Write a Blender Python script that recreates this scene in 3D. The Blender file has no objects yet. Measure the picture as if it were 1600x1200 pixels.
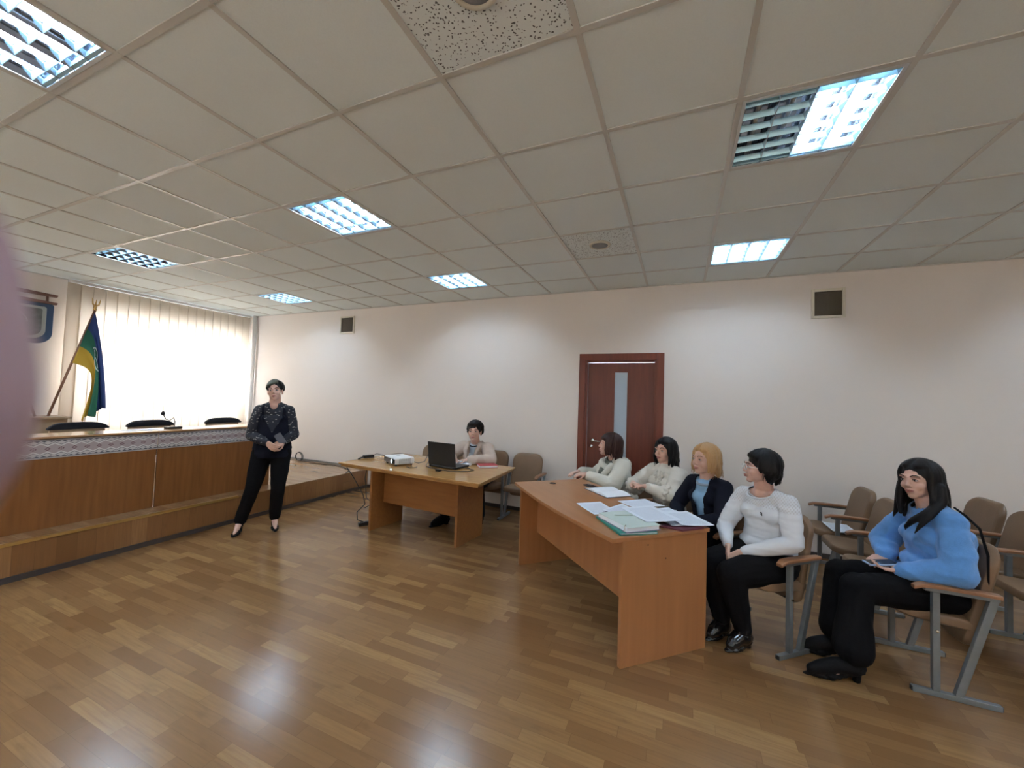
import bpy, math, random
import numpy as np
from mathutils import Vector, Matrix, noise as mnoise

random.seed(7)
C = bpy.context.scene.collection
SC = bpy.context.scene

# ------------------------------------------------------------------ camera
CAM = Vector((0.974, -1.380, 1.480))
RIGHT = Vector((0.91885426, 0.39316012, 0.03364482))
UP = Vector((-0.01698578, -0.04577585, 0.99880732))
FWD = Vector((-0.39423133, 0.91832984, 0.03538321))
cd = bpy.data.cameras.new('camera'); cam = bpy.data.objects.new('camera', cd); C.objects.link(cam)
cd.sensor_width = 36.0; cd.lens = 13.797; cd.clip_start = 0.004; cd.clip_end = 100
M = Matrix.Identity(4)
for i in range(3):
    M[i][0] = RIGHT[i]; M[i][1] = UP[i]; M[i][2] = -FWD[i]; M[i][3] = CAM[i]
cam.matrix_world = M
cd.dof.use_dof = True; cd.dof.focus_distance = 3.2; cd.dof.aperture_fstop = 13.5
SC.camera = cam
SC.view_settings.view_transform = 'Standard'; SC.view_settings.look = 'None'
SC.view_settings.gamma = 1.0; SC.view_settings.use_curve_mapping = False
SC.view_settings.exposure = 0.93

# ------------------------------------------------------------------ world: bright overcast sky outside the window
SKY = 14.5
LAMP = 62.0
w = bpy.data.worlds.new('World'); SC.world = w; w.use_nodes = True
bgn = w.node_tree.nodes['Background']
bgn.inputs[0].default_value = (0.74, 0.85, 1.0, 1); bgn.inputs[1].default_value = SKY

H = 2.852          # ceiling height
YW = 3.484         # wall opposite the camera
XL = -6.55         # window wall
XR = 6.6; YB = -3.6
TX, TY = 0.6, 0.5863

# ------------------------------------------------------------------ materials
MATS = {}
def mat(name, col, rough=0.6, metal=0.0, spec=0.5, noise=0.0, nscale=20.0, bump=0.0, bscale=60.0, coat=0.0, emit=None, estr=0.0,
        stretch=(1, 1, 1), col2=None, sheen=0.0, sss=0.0):
    if name in MATS: return MATS[name]
    m = bpy.data.materials.new(name); m.use_nodes = True; nt = m.node_tree; b = nt.nodes['Principled BSDF']
    b.inputs['Base Color'].default_value = (*col, 1); b.inputs['Roughness'].default_value = rough
    b.inputs['Metallic'].default_value = metal; b.inputs['Specular IOR Level'].default_value = spec
    b.inputs['Coat Weight'].default_value = coat; b.inputs['Coat Roughness'].default_value = 0.15
    if sheen: b.inputs['Sheen Weight'].default_value = sheen
    if sss:
        b.inputs['Subsurface Weight'].default_value = sss; b.inputs['Subsurface Radius'].default_value = (0.01, 0.004, 0.002)
    if emit: b.inputs['Emission Color'].default_value = (*emit, 1); b.inputs['Emission Strength'].default_value = estr
    tc = nt.nodes.new('ShaderNodeTexCoord'); mp = nt.nodes.new('ShaderNodeMapping')
    nt.links.new(tc.outputs['Object'], mp.inputs[0]); mp.inputs['Scale'].default_value = stretch
    if noise or col2:
        n = nt.nodes.new('ShaderNodeTexNoise'); n.inputs['Scale'].default_value = nscale; n.inputs['Detail'].default_value = 5
        nt.links.new(mp.outputs[0], n.inputs['Vector'])
        r = nt.nodes.new('ShaderNodeMapRange'); r.inputs[1].default_value = 0.3; r.inputs[2].default_value = 0.7
        nt.links.new(n.outputs[0], r.inputs[0])
        mx = nt.nodes.new('ShaderNodeMix'); mx.data_type = 'RGBA'
        c2 = col2 if col2 else tuple(c * (1 - noise) for c in col)
        mx.inputs[6].default_value = (*col, 1); mx.inputs[7].default_value = (*c2, 1)
        nt.links.new(r.outputs[0], mx.inputs[0]); nt.links.new(mx.outputs[2], b.inputs['Base Color'])
    if bump:
        n = nt.nodes.new('ShaderNodeTexNoise'); n.inputs['Scale'].default_value = bscale; n.inputs['Detail'].default_value = 3
        nt.links.new(mp.outputs[0], n.inputs['Vector'])
        bp = nt.nodes.new('ShaderNodeBump'); bp.inputs['Strength'].default_value = bump; bp.inputs['Distance'].default_value = 0.004
        nt.links.new(n.outputs[0], bp.inputs['Height']); nt.links.new(bp.outputs[0], b.inputs['Normal'])
    MATS[name] = m; return m

def nodes(m): return m.node_tree.nodes, m.node_tree.links, m.node_tree.nodes['Principled BSDF']
class NB:   # tiny node builder
    def __init__(s, m): s.m = m; s.N, s.L, s.b = nodes(m)
    def _in(s, sock, v):
        if hasattr(v, 'is_linked') or hasattr(v, 'links'): s.L.new(v, sock)
        else: sock.default_value = v
    def math(s, op, a, b=0.0, c=0.0):
        n = s.N.new('ShaderNodeMath'); n.operation = op
        s._in(n.inputs[0], a); s._in(n.inputs[1], b); s._in(n.inputs[2], c); return n.outputs[0]
    def coord(s, which='Object'):
        n = s.N.new('ShaderNodeTexCoord'); x = s.N.new('ShaderNodeSeparateXYZ'); s.L.new(n.outputs[which], x.inputs[0])
        return n.outputs[which], x.outputs[0], x.outputs[1], x.outputs[2]
    def comb(s, x, y, z=0.0):
        n = s.N.new('ShaderNodeCombineXYZ'); s._in(n.inputs[0], x); s._in(n.inputs[1], y); s._in(n.inputs[2], z); return n.outputs[0]
    def white(s, v):
        n = s.N.new('ShaderNodeTexWhiteNoise'); n.noise_dimensions = '3D'; s.L.new(v, n.inputs[0]); return n.outputs[0]
    def noise(s, v, scale, detail=4):
        n = s.N.new('ShaderNodeTexNoise'); s.L.new(v, n.inputs[0]); n.inputs['Scale'].default_value = scale; n.inputs['Detail'].default_value = detail; return n.outputs[0]
    def ramp(s, v, stops):
        n = s.N.new('ShaderNodeValToRGB'); s.L.new(v, n.inputs[0]); e = n.color_ramp.elements
        while len(e) < len(stops): e.new(0.5)
        for i, (p, c) in enumerate(stops): e[i].position = p; e[i].color = (*c, 1)
        return n.outputs[0]
    def mix(s, f, a, b, mode='MIX'):
        n = s.N.new('ShaderNodeMix'); n.data_type = 'RGBA'; n.blend_type = mode
        s._in(n.inputs[0], f)
        for k, v in ((6, a), (7, b)):
            if isinstance(v, tuple): n.inputs[k].default_value = (*v, 1)
            else: s.L.new(v, n.inputs[k])
        return n.outputs[2]
    def bump(s, h, st=0.2, d=0.002):
        n = s.N.new('ShaderNodeBump'); n.inputs['Strength'].default_value = st; n.inputs['Distance'].default_value = d
        s.L.new(h, n.inputs['Height']); s.L.new(n.outputs[0], s.b.inputs['Normal'])

def plank_mat(name, cols, wid, length, rough, along='x', seam=0.0, coat=0.0):
    m = mat(name, cols[0], rough, coat=coat); q = NB(m); v, x, y, z = q.coord()
    if along == 'y': x, y = y, x
    if along == 'z': x, y = z, y
    if along == 'zx': x, y = z, x
    row = q.math('FLOOR', q.math('DIVIDE', y, wid))
    off = q.white(q.comb(row, 3.7)); ln = q.math('ADD', q.math('MULTIPLY', q.white(q.comb(row, 9.1)), 0.45 * length), 0.75 * length)
    u = q.math('ADD', q.math('DIVIDE', x, ln), q.math('MULTIPLY', off, 7.0)); col = q.math('FLOOR', u)
    t = q.white(q.comb(row, col, 1.3))
    g = q.noise(q.comb(q.math('MULTIPLY', x, 3.0), q.math('MULTIPLY', y, 55.0), q.math('MULTIPLY', t, 40.0)), 1.6, 6)
    g2 = q.noise(q.comb(q.math('MULTIPLY', x, 5.0), q.math('MULTIPLY', y, 14.0), q.math('MULTIPLY', t, 90.0)), 1.3, 3)
    base = q.ramp(t, [(i / (len(cols) - 1), c) for i, c in enumerate(cols)])
    dark = q.mix(q.math('MULTIPLY', q.math('SUBTRACT', g, 0.36), 1.5), base, tuple(c * 0.70 for c in cols[len(cols) // 2]))
    dark = q.mix(q.math('MINIMUM', q.math('MULTIPLY', q.math('MAXIMUM', q.math('SUBTRACT', g2, 0.60), 0.0), 2.0), 0.5), dark, tuple(c * 0.6 for c in cols[0]))
    fu = q.math('ABSOLUTE', q.math('SUBTRACT', q.math('FRACT', q.math('DIVIDE', y, wid)), 0.5))
    fv = q.math('ABSOLUTE', q.math('SUBTRACT', q.math('FRACT', u), 0.5))
    edge = q.math('MAXIMUM', q.math('GREATER_THAN', fu, 0.488), q.math('GREATER_THAN', fv, 0.497))
    fin = q.mix(q.math('MULTIPLY', edge, 0.35), dark, tuple(c * 0.4 for c in cols[0]))
    q.L.new(fin, q.b.inputs['Base Color'])
    return m

def wood_mat(name, c1, c2, rough=0.4, axis='x', coat=0.0, sc=1.0):
    m = mat(name, c1, rough, coat=coat); q = NB(m); v, x, y, z = q.coord()
    k = {'x': (2.0, 30.0, 30.0), 'y': (30.0, 2.0, 30.0), 'z': (30.0, 30.0, 2.0)}[axis]
    vv = q.comb(q.math('MULTIPLY', x, k[0] * sc), q.math('MULTIPLY', y, k[1] * sc), q.math('MULTIPLY', z, k[2] * sc))
    n = q.noise(vv, 1.0, 6)
    n2 = q.noise(v, 1.7, 2)
    col = q.ramp(q.math('ADD', q.math('MULTIPLY', n, 0.8), q.math('MULTIPLY', n2, 0.2)), [(0.3, c1), (0.7, c2)])
    q.L.new(col, q.b.inputs['Base Color']); return m

FLOOR = plank_mat('floor_laminate', [(0.20, 0.098, 0.039), (0.24, 0.123, 0.050), (0.28, 0.150, 0.062), (0.34, 0.194, 0.081)], 0.066, 0.40, 0.22)
STAGEF_LIT = plank_mat('stage_laminate_window_lit', [(0.32, 0.18, 0.085), (0.38, 0.23, 0.12), (0.45, 0.28, 0.15)], 0.068, 0.42, 0.16)  # floor laminate again, window reflection put into the lighter colour
STAGEP = plank_mat('stage_front_laminate', [(0.19, 0.082, 0.027), (0.27, 0.125, 0.044), (0.37, 0.185, 0.072)], 0.115, 1.3, 0.33, along='z')
PLASTER = mat('cream_plaster', (0.80, 0.730, 0.675), 0.85, bump=0.06, bscale=25)
BLANKWALL = PLASTER
DESKW = wood_mat('desk_veneer', (0.27, 0.112, 0.034), (0.19, 0.070, 0.020), 0.32, 'z')
DESKTOP = wood_mat('desk_top_veneer', (0.46, 0.26, 0.12), (0.36, 0.19, 0.08), 0.14, 'y')
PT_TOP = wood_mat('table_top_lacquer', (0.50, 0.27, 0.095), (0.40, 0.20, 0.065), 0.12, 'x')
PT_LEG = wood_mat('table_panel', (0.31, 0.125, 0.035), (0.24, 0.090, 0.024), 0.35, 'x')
FT_TOP = wood_mat('beech_top', (0.42, 0.185, 0.075), (0.35, 0.15, 0.058), 0.32, 'x', sc=0.6)
FT_SIDE = wood_mat('beech_panel', (0.43, 0.185, 0.070), (0.35, 0.142, 0.050), 0.35, 'z', sc=0.6)
FT_EDGE = mat('table_edge', (0.22, 0.085, 0.03), 0.4)
DOORW = wood_mat('mahogany', (0.165, 0.032, 0.015), (0.105, 0.020, 0.010), 0.38, 'z')
DOORF = wood_mat('mahogany_frame', (0.20, 0.040, 0.018), (0.135, 0.026, 0.012), 0.4, 'z')
BASEB = mat('dark_skirting', (0.060, 0.045, 0.04), 0.4)
GOLD = mat('brass_strip', (0.62, 0.40, 0.14), 0.3, metal=0.7)
GRID = mat('grid_bar', (0.56, 0.55, 0.51), 0.30)
LEATH = mat('tan_leatherette', (0.215, 0.125, 0.066), 0.42, noise=0.25, nscale=4, bump=0.15, bscale=90)
STEEL = mat('grey_painted_steel', (0.21, 0.225, 0.235), 0.38, metal=0.35, noise=0.15, nscale=15)
ARMW = mat('armrest_lacquer', (0.34, 0.155, 0.075), 0.3, noise=0.25, nscale=8, stretch=(8, 1, 8))
BLACKF = mat('black_fabric', (0.012, 0.013, 0.020), 0.9, bump=0.3, bscale=200)
BLACKP = mat('black_plastic', (0.012, 0.012, 0.014), 0.35)
DARKP = mat('dark_rubber', (0.02, 0.02, 0.02), 0.6)
PAPER = mat('white_paper', (0.80, 0.83, 0.88), 0.7)
CHROME = mat('brushed_nickel', (0.62, 0.60, 0.56), 0.25, metal=1.0)
WHITEP = mat('white_plastic', (0.78, 0.78, 0.78), 0.4)
SKIN = mat('skin', (0.66, 0.40, 0.31), 0.5, noise=0.12, nscale=25, sss=0.08)
LIP = mat('lips', (0.38, 0.12, 0.11), 0.4)
EYEW = mat('eye_white', (0.55, 0.52, 0.50), 0.25)
IRIS = mat('iris', (0.02, 0.012, 0.01), 0.15)

# ------------------------------------------------------------------ mesh helpers
class MB:
    def __init__(s): s.v = []; s.f = []; s.mi = []
    def add(s, vs, fs, mi=0):
        o = len(s.v); s.v += [tuple(p) for p in vs]; s.f += [tuple(i + o for i in f) for f in fs]; s.mi += [mi] * len(fs); return s
    def box(s, c, d, R=None, mi=0):
        c = Vector(c); vs = []
        for sx in (-1, 1):
            for sy in (-1, 1):
                for sz in (-1, 1):
                    p = Vector((sx * d[0] / 2, sy * d[1] / 2, sz * d[2] / 2))
                    vs.append(c + (R @ p if R is not None else p))
        return s.add(vs, [(0, 1, 3, 2), (4, 6, 7, 5), (0, 4, 5, 1), (2, 3, 7, 6), (0, 2, 6, 4), (1, 5, 7, 3)], mi)
    def bb(s, a, b, mi=0):
        return s.box([(a[i] + b[i]) / 2 for i in range(3)], [abs(b[i] - a[i]) for i in range(3)], mi=mi)
    def prism(s, pts, z0, z1, mi=0):     # pts ccw seen from above
        n = len(pts); vs = [(p[0], p[1], z0) for p in pts] + [(p[0], p[1], z1) for p in pts]
        fs = [tuple(reversed(range(n))), tuple(range(n, 2 * n))] + [(i, (i + 1) % n, n + (i + 1) % n, n + i) for i in range(n)]
        return s.add(vs, fs, mi)
    def extr(s, pts, axis, a0, a1, mi=0):   # polygon in plane perpendicular to axis
        n = len(pts)
        def mk(p, a): return {'x': (a, p[0], p[1]), 'y': (p[0], a, p[1]), 'z': (p[0], p[1], a)}[axis]
        vs = [mk(p, a0) for p in pts] + [mk(p, a1) for p in pts]
        return s.add(vs, [tuple(range(n)), tuple(reversed(range(n, 2 * n)))] + [(i, n + i, n + (i + 1) % n, (i + 1) % n) for i in range(n)], mi)
    def tube(s, path, r, n=8, mi=0, flat=1.0):
        path = [Vector(p) for p in path]; rs = r if isinstance(r, (list, tuple)) else [r] * len(path)
        vs = []; fs = []; t0 = (path[1] - path[0]).normalized()
        a = Vector((0, 0, 1)) if abs(t0.z) < 0.9 else Vector((1, 0, 0))
        nx = t0.cross(a).normalized()
        for i, p in enumerate(path):
            t = (path[min(i + 1, len(path) - 1)] - path[max(i - 1, 0)]).normalized()
            nx = (nx - t * nx.dot(t)).normalized(); ny = t.cross(nx)
            for k in range(n):
                an = 2 * math.pi * k / n
                vs.append(p + nx * math.cos(an) * rs[i] + ny * math.sin(an) * rs[i] * flat)
        for i in range(len(path) - 1):
            for k in range(n):
                fs.append((i * n + k, i * n + (k + 1) % n, (i + 1) * n + (k + 1) % n, (i + 1) * n + k))
        fs.append(tuple(reversed(range(n)))); fs.append(tuple(range((len(path) - 1) * n, len(path) * n)))
        return s.add(vs, fs, mi)
    def ell(s, c, r, R=None, nu=14, nv=9, mi=0):
        if not isinstance(r, (tuple, list)): r = (r, r, r)
        c = Vector(c); vs = []; fs = []
        vs.append(Vector((0, 0, r[2])))
        for j in range(1, nv):
            ph = math.pi * j / nv
            for i in range(nu):
                th = 2 * math.pi * i / nu
                vs.append(Vector((r[0] * math.sin(ph) * math.cos(th), r[1] * math.sin(ph) * math.sin(th), r[2] * math.cos(ph))))
        vs.append(Vector((0, 0, -r[2]))); L = len(vs) - 1
        for i in range(nu): fs.append((0, 1 + i, 1 + (i + 1) % nu))
        for j in range(nv - 2):
            for i in range(nu):
                a = 1 + j * nu + i; b = 1 + j * nu + (i + 1) % nu
                fs.append((a, a + nu, b + nu, b))
        for i in range(nu): fs.append((L, 1 + (nv - 2) * nu + (i + 1) % nu, 1 + (nv - 2) * nu + i))
        return s.add([c + (R @ p if R is not None else p) for p in vs], fs, mi)
    def chain(s, pts, rs, n=12):      # tapered capsules joined in a row
        for i, (p, r) in enumerate(zip(pts, rs)): s.ell(p, r, nu=n, nv=max(6, n // 2))
        for i in range(len(pts) - 1):
            if (Vector(pts[i]) - Vector(pts[i + 1])).length > 1e-5: s.tube([pts[i], pts[i + 1]], [rs[i], rs[i + 1]], n)
        return s
    def lathe(s, prof, c=(0, 0, 0), R=None, n=24, mi=0):   # closed profile ends at r=0 welcome
        c = Vector(c); vs = []; fs = []
        for r, z in prof:
            for k in range(n):
                a = 2 * math.pi * k / n; p = Vector((r * math.cos(a), r * math.sin(a), z)); vs.append(c + (R @ p if R is not None else p))
        for i in range(len(prof) - 1):
            for k in range(n): fs.append((i * n + k, i * n + (k + 1) % n, (i + 1) * n + (k + 1) % n, (i + 1) * n + k))
        fs.append(tuple(reversed(range(n)))); fs.append(tuple(range((len(prof) - 1) * n, len(prof) * n)))
        return s.add(vs, fs, mi)
    def mesh(s, name, mats, smooth=False):
        me = bpy.data.meshes.new(name); me.from_pydata(s.v, [], s.f)
        for m in (mats if isinstance(mats, (list, tuple)) else [mats]): me.materials.append(m)
        me.polygons.foreach_set('material_index', s.mi)
        if smooth: me.polygons.foreach_set('use_smooth', [True] * len(me.polygons))
        me.update(); return me
    def build(s, name, mats, parent=None, smooth=False, bevel=0.0, seg=2, loc=None):
        me = s.mesh(name, mats, smooth); o = bpy.data.objects.new(name, me); C.objects.link(o)
        if parent is not None: o.parent = parent
        if loc is not None: o.location = loc
        if bevel:
            b = o.modifiers.new('Bevel', 'BEVEL'); b.width = bevel; b.segments = seg; b.limit_method = 'ANGLE'; b.angle_limit = math.radians(35)
            me.polygons.foreach_set('use_smooth', [True] * len(me.polygons))
            wn = o.modifiers.new('WN', 'WEIGHTED_NORMAL'); wn.keep_sharp = True
        return o

def tag(o, label, cat, group=None, kind=None):
    o['label'] = label; o['category'] = cat
    if group: o['group'] = group
    if kind: o['kind'] = kind
    return o
def struct(o): o['kind'] = 'structure'; return o
def empty(name, loc=(0, 0, 0), rz=0.0):
    o = bpy.data.objects.new(name, None); C.objects.link(o); o.location = loc; o.rotation_euler = (0, 0, rz); o.empty_display_size = 0.1; return o
def copy_tree(o, parent=None):
    c = o.copy(); C.objects.link(c); c.parent = parent
    for ch in list(o.children): copy_tree(ch, c)
    return c
def rotmat(x=0, y=0, z=0): return (Matrix.Rotation(z, 3, 'Z') @ Matrix.Rotation(y, 3, 'Y') @ Matrix.Rotation(x, 3, 'X'))

def organic(mb, name, material, parent, voxel=0.006, it=4, fold=0.0, ffreq=9.0, fdir=(1, 1, 1), seed=0.0):
    """union of closed solids -> one smooth continuous skin"""
    me = mb.mesh(name, material); o = bpy.data.objects.new(name, me); C.objects.link(o)
    r = o.modifiers.new('R', 'REMESH'); r.mode = 'VOXEL'; r.voxel_size = voxel; r.use_smooth_shade = True
    if it:
        sm = o.modifiers.new('S', 'SMOOTH'); sm.factor = 0.5; sm.iterations = it
    dg = bpy.context.evaluated_depsgraph_get(); dg.update(); ev = o.evaluated_get(dg)
    nm = bpy.data.meshes.new_from_object(ev); nm.name = name
    o.modifiers.clear(); o.data = nm; bpy.data.meshes.remove(me)
    if not nm.materials: nm.materials.append(material)
    if fold:
        n = len(nm.vertices); co = np.empty(n * 3, 'f'); no = np.empty(n * 3, 'f')
        nm.vertices.foreach_get('co', co); nm.vertices.foreach_get('normal', no); co = co.reshape(-1, 3); no = no.reshape(-1, 3)
        d = np.empty(n, 'f'); f = np.array(fdir) * ffreq
        for i in range(n):
            p = co[i] * f + seed
            a = mnoise.noise(Vector((float(p[0]), float(p[1]), float(p[2]))))
            d[i] = (1 - 2.2 * abs(a)) * 0.6
        co += no * (d * fold)[:, None]
        nm.vertices.foreach_set('co', co.ravel()); nm.update()
    nm.polygons.foreach_set('use_smooth', [True] * len(nm.polygons))
    o.parent = parent
    return o

# ------------------------------------------------------------------ the room shell
struct(MB().bb((XL - 0.1, YB - 0.1, -0.08), (XR + 0.1, YW + 0.1, 0.0)).build('floor', FLOOR))
ST_X = -3.54; ST_H = 0.285
# wall opposite the camera (with door hole), X runs left to right
DX0, DX1, DZ = -0.12, 0.725, 1.985
m = MB()
m.bb((XL - 0.2, YW, -0.08), (DX0, YW + 0.14, H + 0.1)).bb((DX1, YW, -0.08), (XR + 0.1, YW + 0.14, H + 0.1)).bb((DX0, YW, DZ), (DX1, YW + 0.14, H + 0.1))
struct(m.build('wall_back', PLASTER))
# window wall: opening behind the blinds, plus an unseen one added for daylight
W1 = (1.22, 3.30, 0.80, 2.56)
m = MB()
m.bb((XL - 0.3, YB - 0.1, -0.08), (XL, YW, W1[2])).bb((XL - 0.3, YB - 0.1, W1[3]), (XL, YW, H + 0.1))
m.bb((XL - 0.3, YB - 0.1, W1[2]), (XL, -W1[1] + 0.1, W1[3])).bb((XL - 0.3, -W1[0] + 0.1, W1[2]), (XL, W1[0], W1[3])).bb((XL - 0.3, W1[1], W1[2]), (XL, YW, W1[3]))
struct(m.build('wall_left', PLASTER))
struct(MB().bb((XR, YB - 0.1, -0.08), (XR + 0.1, YW + 0.1, H + 0.1)).build('wall_right', PLASTER))
ADDED_WIN = ((-2.9, -0.7), (0.4, 2.6), (3.6, 5.8)); m = MB(); zz0, zz1 = 0.85, 2.5  # window openings added behind the camera to brighten the room
m.bb((XL - 0.2, YB - 0.3, -0.08), (XR + 0.1, YB, zz0)).bb((XL - 0.2, YB - 0.3, zz1), (XR + 0.1, YB, H + 0.1))
ed = [XL - 0.2] + [e for p in ADDED_WIN for e in p] + [XR + 0.1]
for k in range(0, len(ed), 2): m.bb((ed[k], YB - 0.3, zz0), (ed[k + 1], YB, zz1))
struct(m.build('wall_front', PLASTER))

# ceiling tiles, grid bars
CEILM = mat('ceiling_tile', (0.66, 0.65, 0.61), 0.95); q = NB(CEILM)
v, x, y, z = q.coord()
n1 = q.noise(v, 180, 3); n2 = q.noise(v, 1.1, 2)
col = q.mix(q.math('MULTIPLY', q.math('SUBTRACT', n1, 0.40), 0.8), (0.745, 0.80, 0.79), (0.64, 0.69, 0.68))
cell = q.white(q.comb(q.math('FLOOR', q.math('DIVIDE', x, TX)), q.math('FLOOR', q.math('DIVIDE', y, TY))))
col = q.mix(q.math('MULTIPLY', cell, 0.35), col, (0.69, 0.745, 0.73))
q.L.new(col, q.b.inputs['Base Color']); q.bump(n1, 0.25, 0.0015)
PERF = mat('fissured_tile', (0.72, 0.72, 0.70), 0.95); q = NB(PERF); v, x, y, z = q.coord()
vo = q.N.new('ShaderNodeTexVoronoi'); vo.inputs['Scale'].default_value = 75
wv = q.N.new('ShaderNodeVectorMath'); wv.operation = 'ADD'; nz = q.N.new('ShaderNodeTexNoise'); nz.inputs['Scale'].default_value = 40
sc_ = q.N.new('ShaderNodeVectorMath'); sc_.operation = 'SCALE'; sc_.inputs['Scale'].default_value = 0.022
q.L.new(v, nz.inputs[0]); q.L.new(nz.outputs['Color'], sc_.inputs[0]); q.L.new(v, wv.inputs[0]); q.L.new(sc_.outputs[0], wv.inputs[1]); q.L.new(wv.outputs[0], vo.inputs[0])
hole = q.math('LESS_THAN', vo.outputs['Distance'], 0.27)
q.L.new(q.mix(hole, (0.73, 0.78, 0.77), (0.13, 0.13, 0.13)), q.b.inputs['Base Color'])

LIGHTS = [(u, v) for u in (-8, -3, 2, 7) for v in (-5, -2, 1, 4)]
SPEAK = [(0, -1), (0, 3)]
u0, u1 = math.floor(XL / TX), math.ceil(XR / TX); v0, v1 = math.floor(YB / TY), math.ceil(YW / TY)
m = MB()
for u in range(u0, u1):
    for v in range(v0, v1):
        if (u, v) in LIGHTS: continue
        a = (max(u * TX, XL), max(v * TY, YB)); b = (min((u + 1) * TX, XR), min((v + 1) * TY, YW))
        if b[0] - a[0] < 0.01 or b[1] - a[1] < 0.01: continue
        m.bb((a[0], a[1], H + 0.006), (b[0], b[1], H + 0.022), mi=1 if (u, v) in SPEAK else 0)
struct(m.build('ceiling', [CEILM, PERF]))
struct(MB().bb((XL, YB, H + 0.16), (XR, YW, H + 0.22)).build('ceiling_slab', PLASTER))
m = MB()
for u in range(u0 + 1, u1):
    m.bb((u * TX - 0.012, YB, H), (u * TX + 0.012, YW, H + 0.010))
for v in range(v0 + 1, v1):
    for u in range(u0, u1):
        a = max(u * TX + 0.012, XL); b = min((u + 1) * TX - 0.012, XR)
        if b > a: m.bb((a, v * TY - 0.012, H + 0.0008), (b, v * TY + 0.012, H + 0.010))
m.bb((XL, YW - 0.018, H - 0.002), (XR, YW, H + 0.01)); m.bb((XL, YB, H - 0.002), (XL + 0.018, YW, H + 0.01))
struct(m.build('trim_1', GRID))

# stage (raised floor along the window wall)
m = MB().bb((XL, YB, 0.0), (ST_X, YW, ST_H - 0.012), mi=1).bb((XL, YB, ST_H - 0.012), (ST_X + 0.004, YW, ST_H), mi=0)
stage = struct(m.build('floor_stage', [STAGEF_LIT, STAGEP]))
struct(MB().bb((ST_X + 0.004, YB, 0.0), (ST_X + 0.018, YW, 0.042)).build('baseboard_stage', BASEB))
struct(MB().bb((ST_X - 0.022, YB, ST_H), (ST_X + 0.008, 1.50, ST_H + 0.004)).bb((ST_X + 0.004, YB, ST_H - 0.018), (ST_X + 0.009, 1.5, ST_H + 0.002)).build('trim_2', GOLD))
struct(MB().bb((XL, YW - 0.014, ST_H), (ST_X, YW, ST_H + 0.03)).build('baseboard_back_stage', mat('grey_skirting', (0.22, 0.20, 0.19), 0.4)))
struct(MB().bb((ST_X + 0.02, YW - 0.015, 0), (DX0 - 0.08, YW, 0.045)).bb((DX1 + 0.08, YW - 0.015, 0), (XR, YW, 0.045)).build('baseboard_back', BASEB))

# ------------------------------------------------------------------ ceiling lights
TUBE = mat('fluorescent_tube', (0.9, 0.95, 1), 0.4, emit=(0.71, 0.86, 1.0), estr=LAMP)
TUBEDIM = mat('unlit_tube', (0.55, 0.6, 0.62), 0.3)
ALU = mat('louvre_aluminium', (0.42, 0.66, 0.76), 0.35, metal=0.5)
MIRR = mat('mirror_reflector', (0.38, 0.42, 0.50), 0.08, metal=1.0)
TRAY = mat('reflector_tray', (0.30, 0.33, 0.38), 0.15, metal=0.9)
FRAMEM = mat('fixture_rim', (0.60, 0.62, 0.63), 0.35)
def make_light(lit=(1, 1, 1, 1)):
    r = empty('ceiling_light')
    LX, LY, D = TX - 0.026, TY - 0.026, 0.075
    m = MB()   # tray, open below
    m.bb((-LX / 2, -LY / 2, D), (LX / 2, LY / 2, D + 0.004))
    m.bb((-LX / 2, -LY / 2, 0.004), (-LX / 2 + 0.004, LY / 2, D)).bb((LX / 2 - 0.004, -LY / 2, 0.004), (LX / 2, LY / 2, D))
    m.bb((-LX / 2, -LY / 2, 0.004), (LX / 2, -LY / 2 + 0.004, D)).bb((-LX / 2, LY / 2 - 0.004, 0.004), (LX / 2, LY / 2, D))
    m.build('housing', TRAY, r)
    m = MB(); t = 0.014
    m.bb((-LX / 2, -LY / 2, 0.0), (-LX / 2 + t, LY / 2, 0.004)).bb((LX / 2 - t, -LY / 2, 0.0), (LX / 2, LY / 2, 0.004))
    m.bb((-LX / 2 + t, -LY / 2, 0.0), (LX / 2 - t, -LY / 2 + t, 0.004)).bb((-LX / 2 + t, LY / 2 - t, 0.0), (LX / 2 - t, LY / 2, 0.004))
    m.build('frame', FRAMEM, r)
    x0 = -LX / 2 + t; cw = (LX - 2 * t) / 4; ya = -LY / 2 + t; yb = LY / 2 - t
    ref = MB()
    for k in range(5):      # inverted-V mirror strips between the tubes
        xx = x0 + k * cw; a = 0.020
        pts = [(xx - 0.0015, 0.003), (xx + 0.0015, 0.003), (xx + a * 0.55, 0.03), (xx + a, 0.060), (xx - a, 0.060), (xx - a * 0.55, 0.03)]
        if k == 0: pts = [(xx, 0.003), (xx + 0.0015, 0.003), (xx + a * 0.55, 0.03), (xx + a, 0.06), (xx, 0.06)]
        if k == 4: pts = [(xx - 0.0015, 0.003), (xx, 0.003), (xx, 0.06), (xx - a, 0.06), (xx - a * 0.55, 0.03)]
        ref.extr(pts, 'y', ya, yb)
    ref.build('reflector', MIRR, r)
    lv = MB(); nb = 6
    for k in range(4):
        for j in range(nb):
            yy = ya + (j + 0.5) * (yb - ya) / nb; xa = x0 + k * cw + 0.002; xb = xa + cw - 0.004
            a = 0.010
            lv.extr([(yy - 0.001, 0.004), (yy + 0.001, 0.004), (yy + a, 0.030), (yy - a, 0.030)], 'x', xa, xb)
        for yy in (ya + 0.001, yb - 0.016): lv.bb((x0 + k * cw + 0.004, yy, 0.006), (x0 + (k + 1) * cw - 0.004, yy + 0.015, 0.026))
    lv.build('louvre', ALU, r)
    for k in range(4):
        xx = x0 + (k + 0.5) * cw
        MB().tube([(xx, ya + 0.018, 0.050), (xx, yb - 0.018, 0.050)], 0.011, 8).build('tube', TUBE if lit[k] else TUBEDIM, r, smooth=True)
    return r
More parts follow.
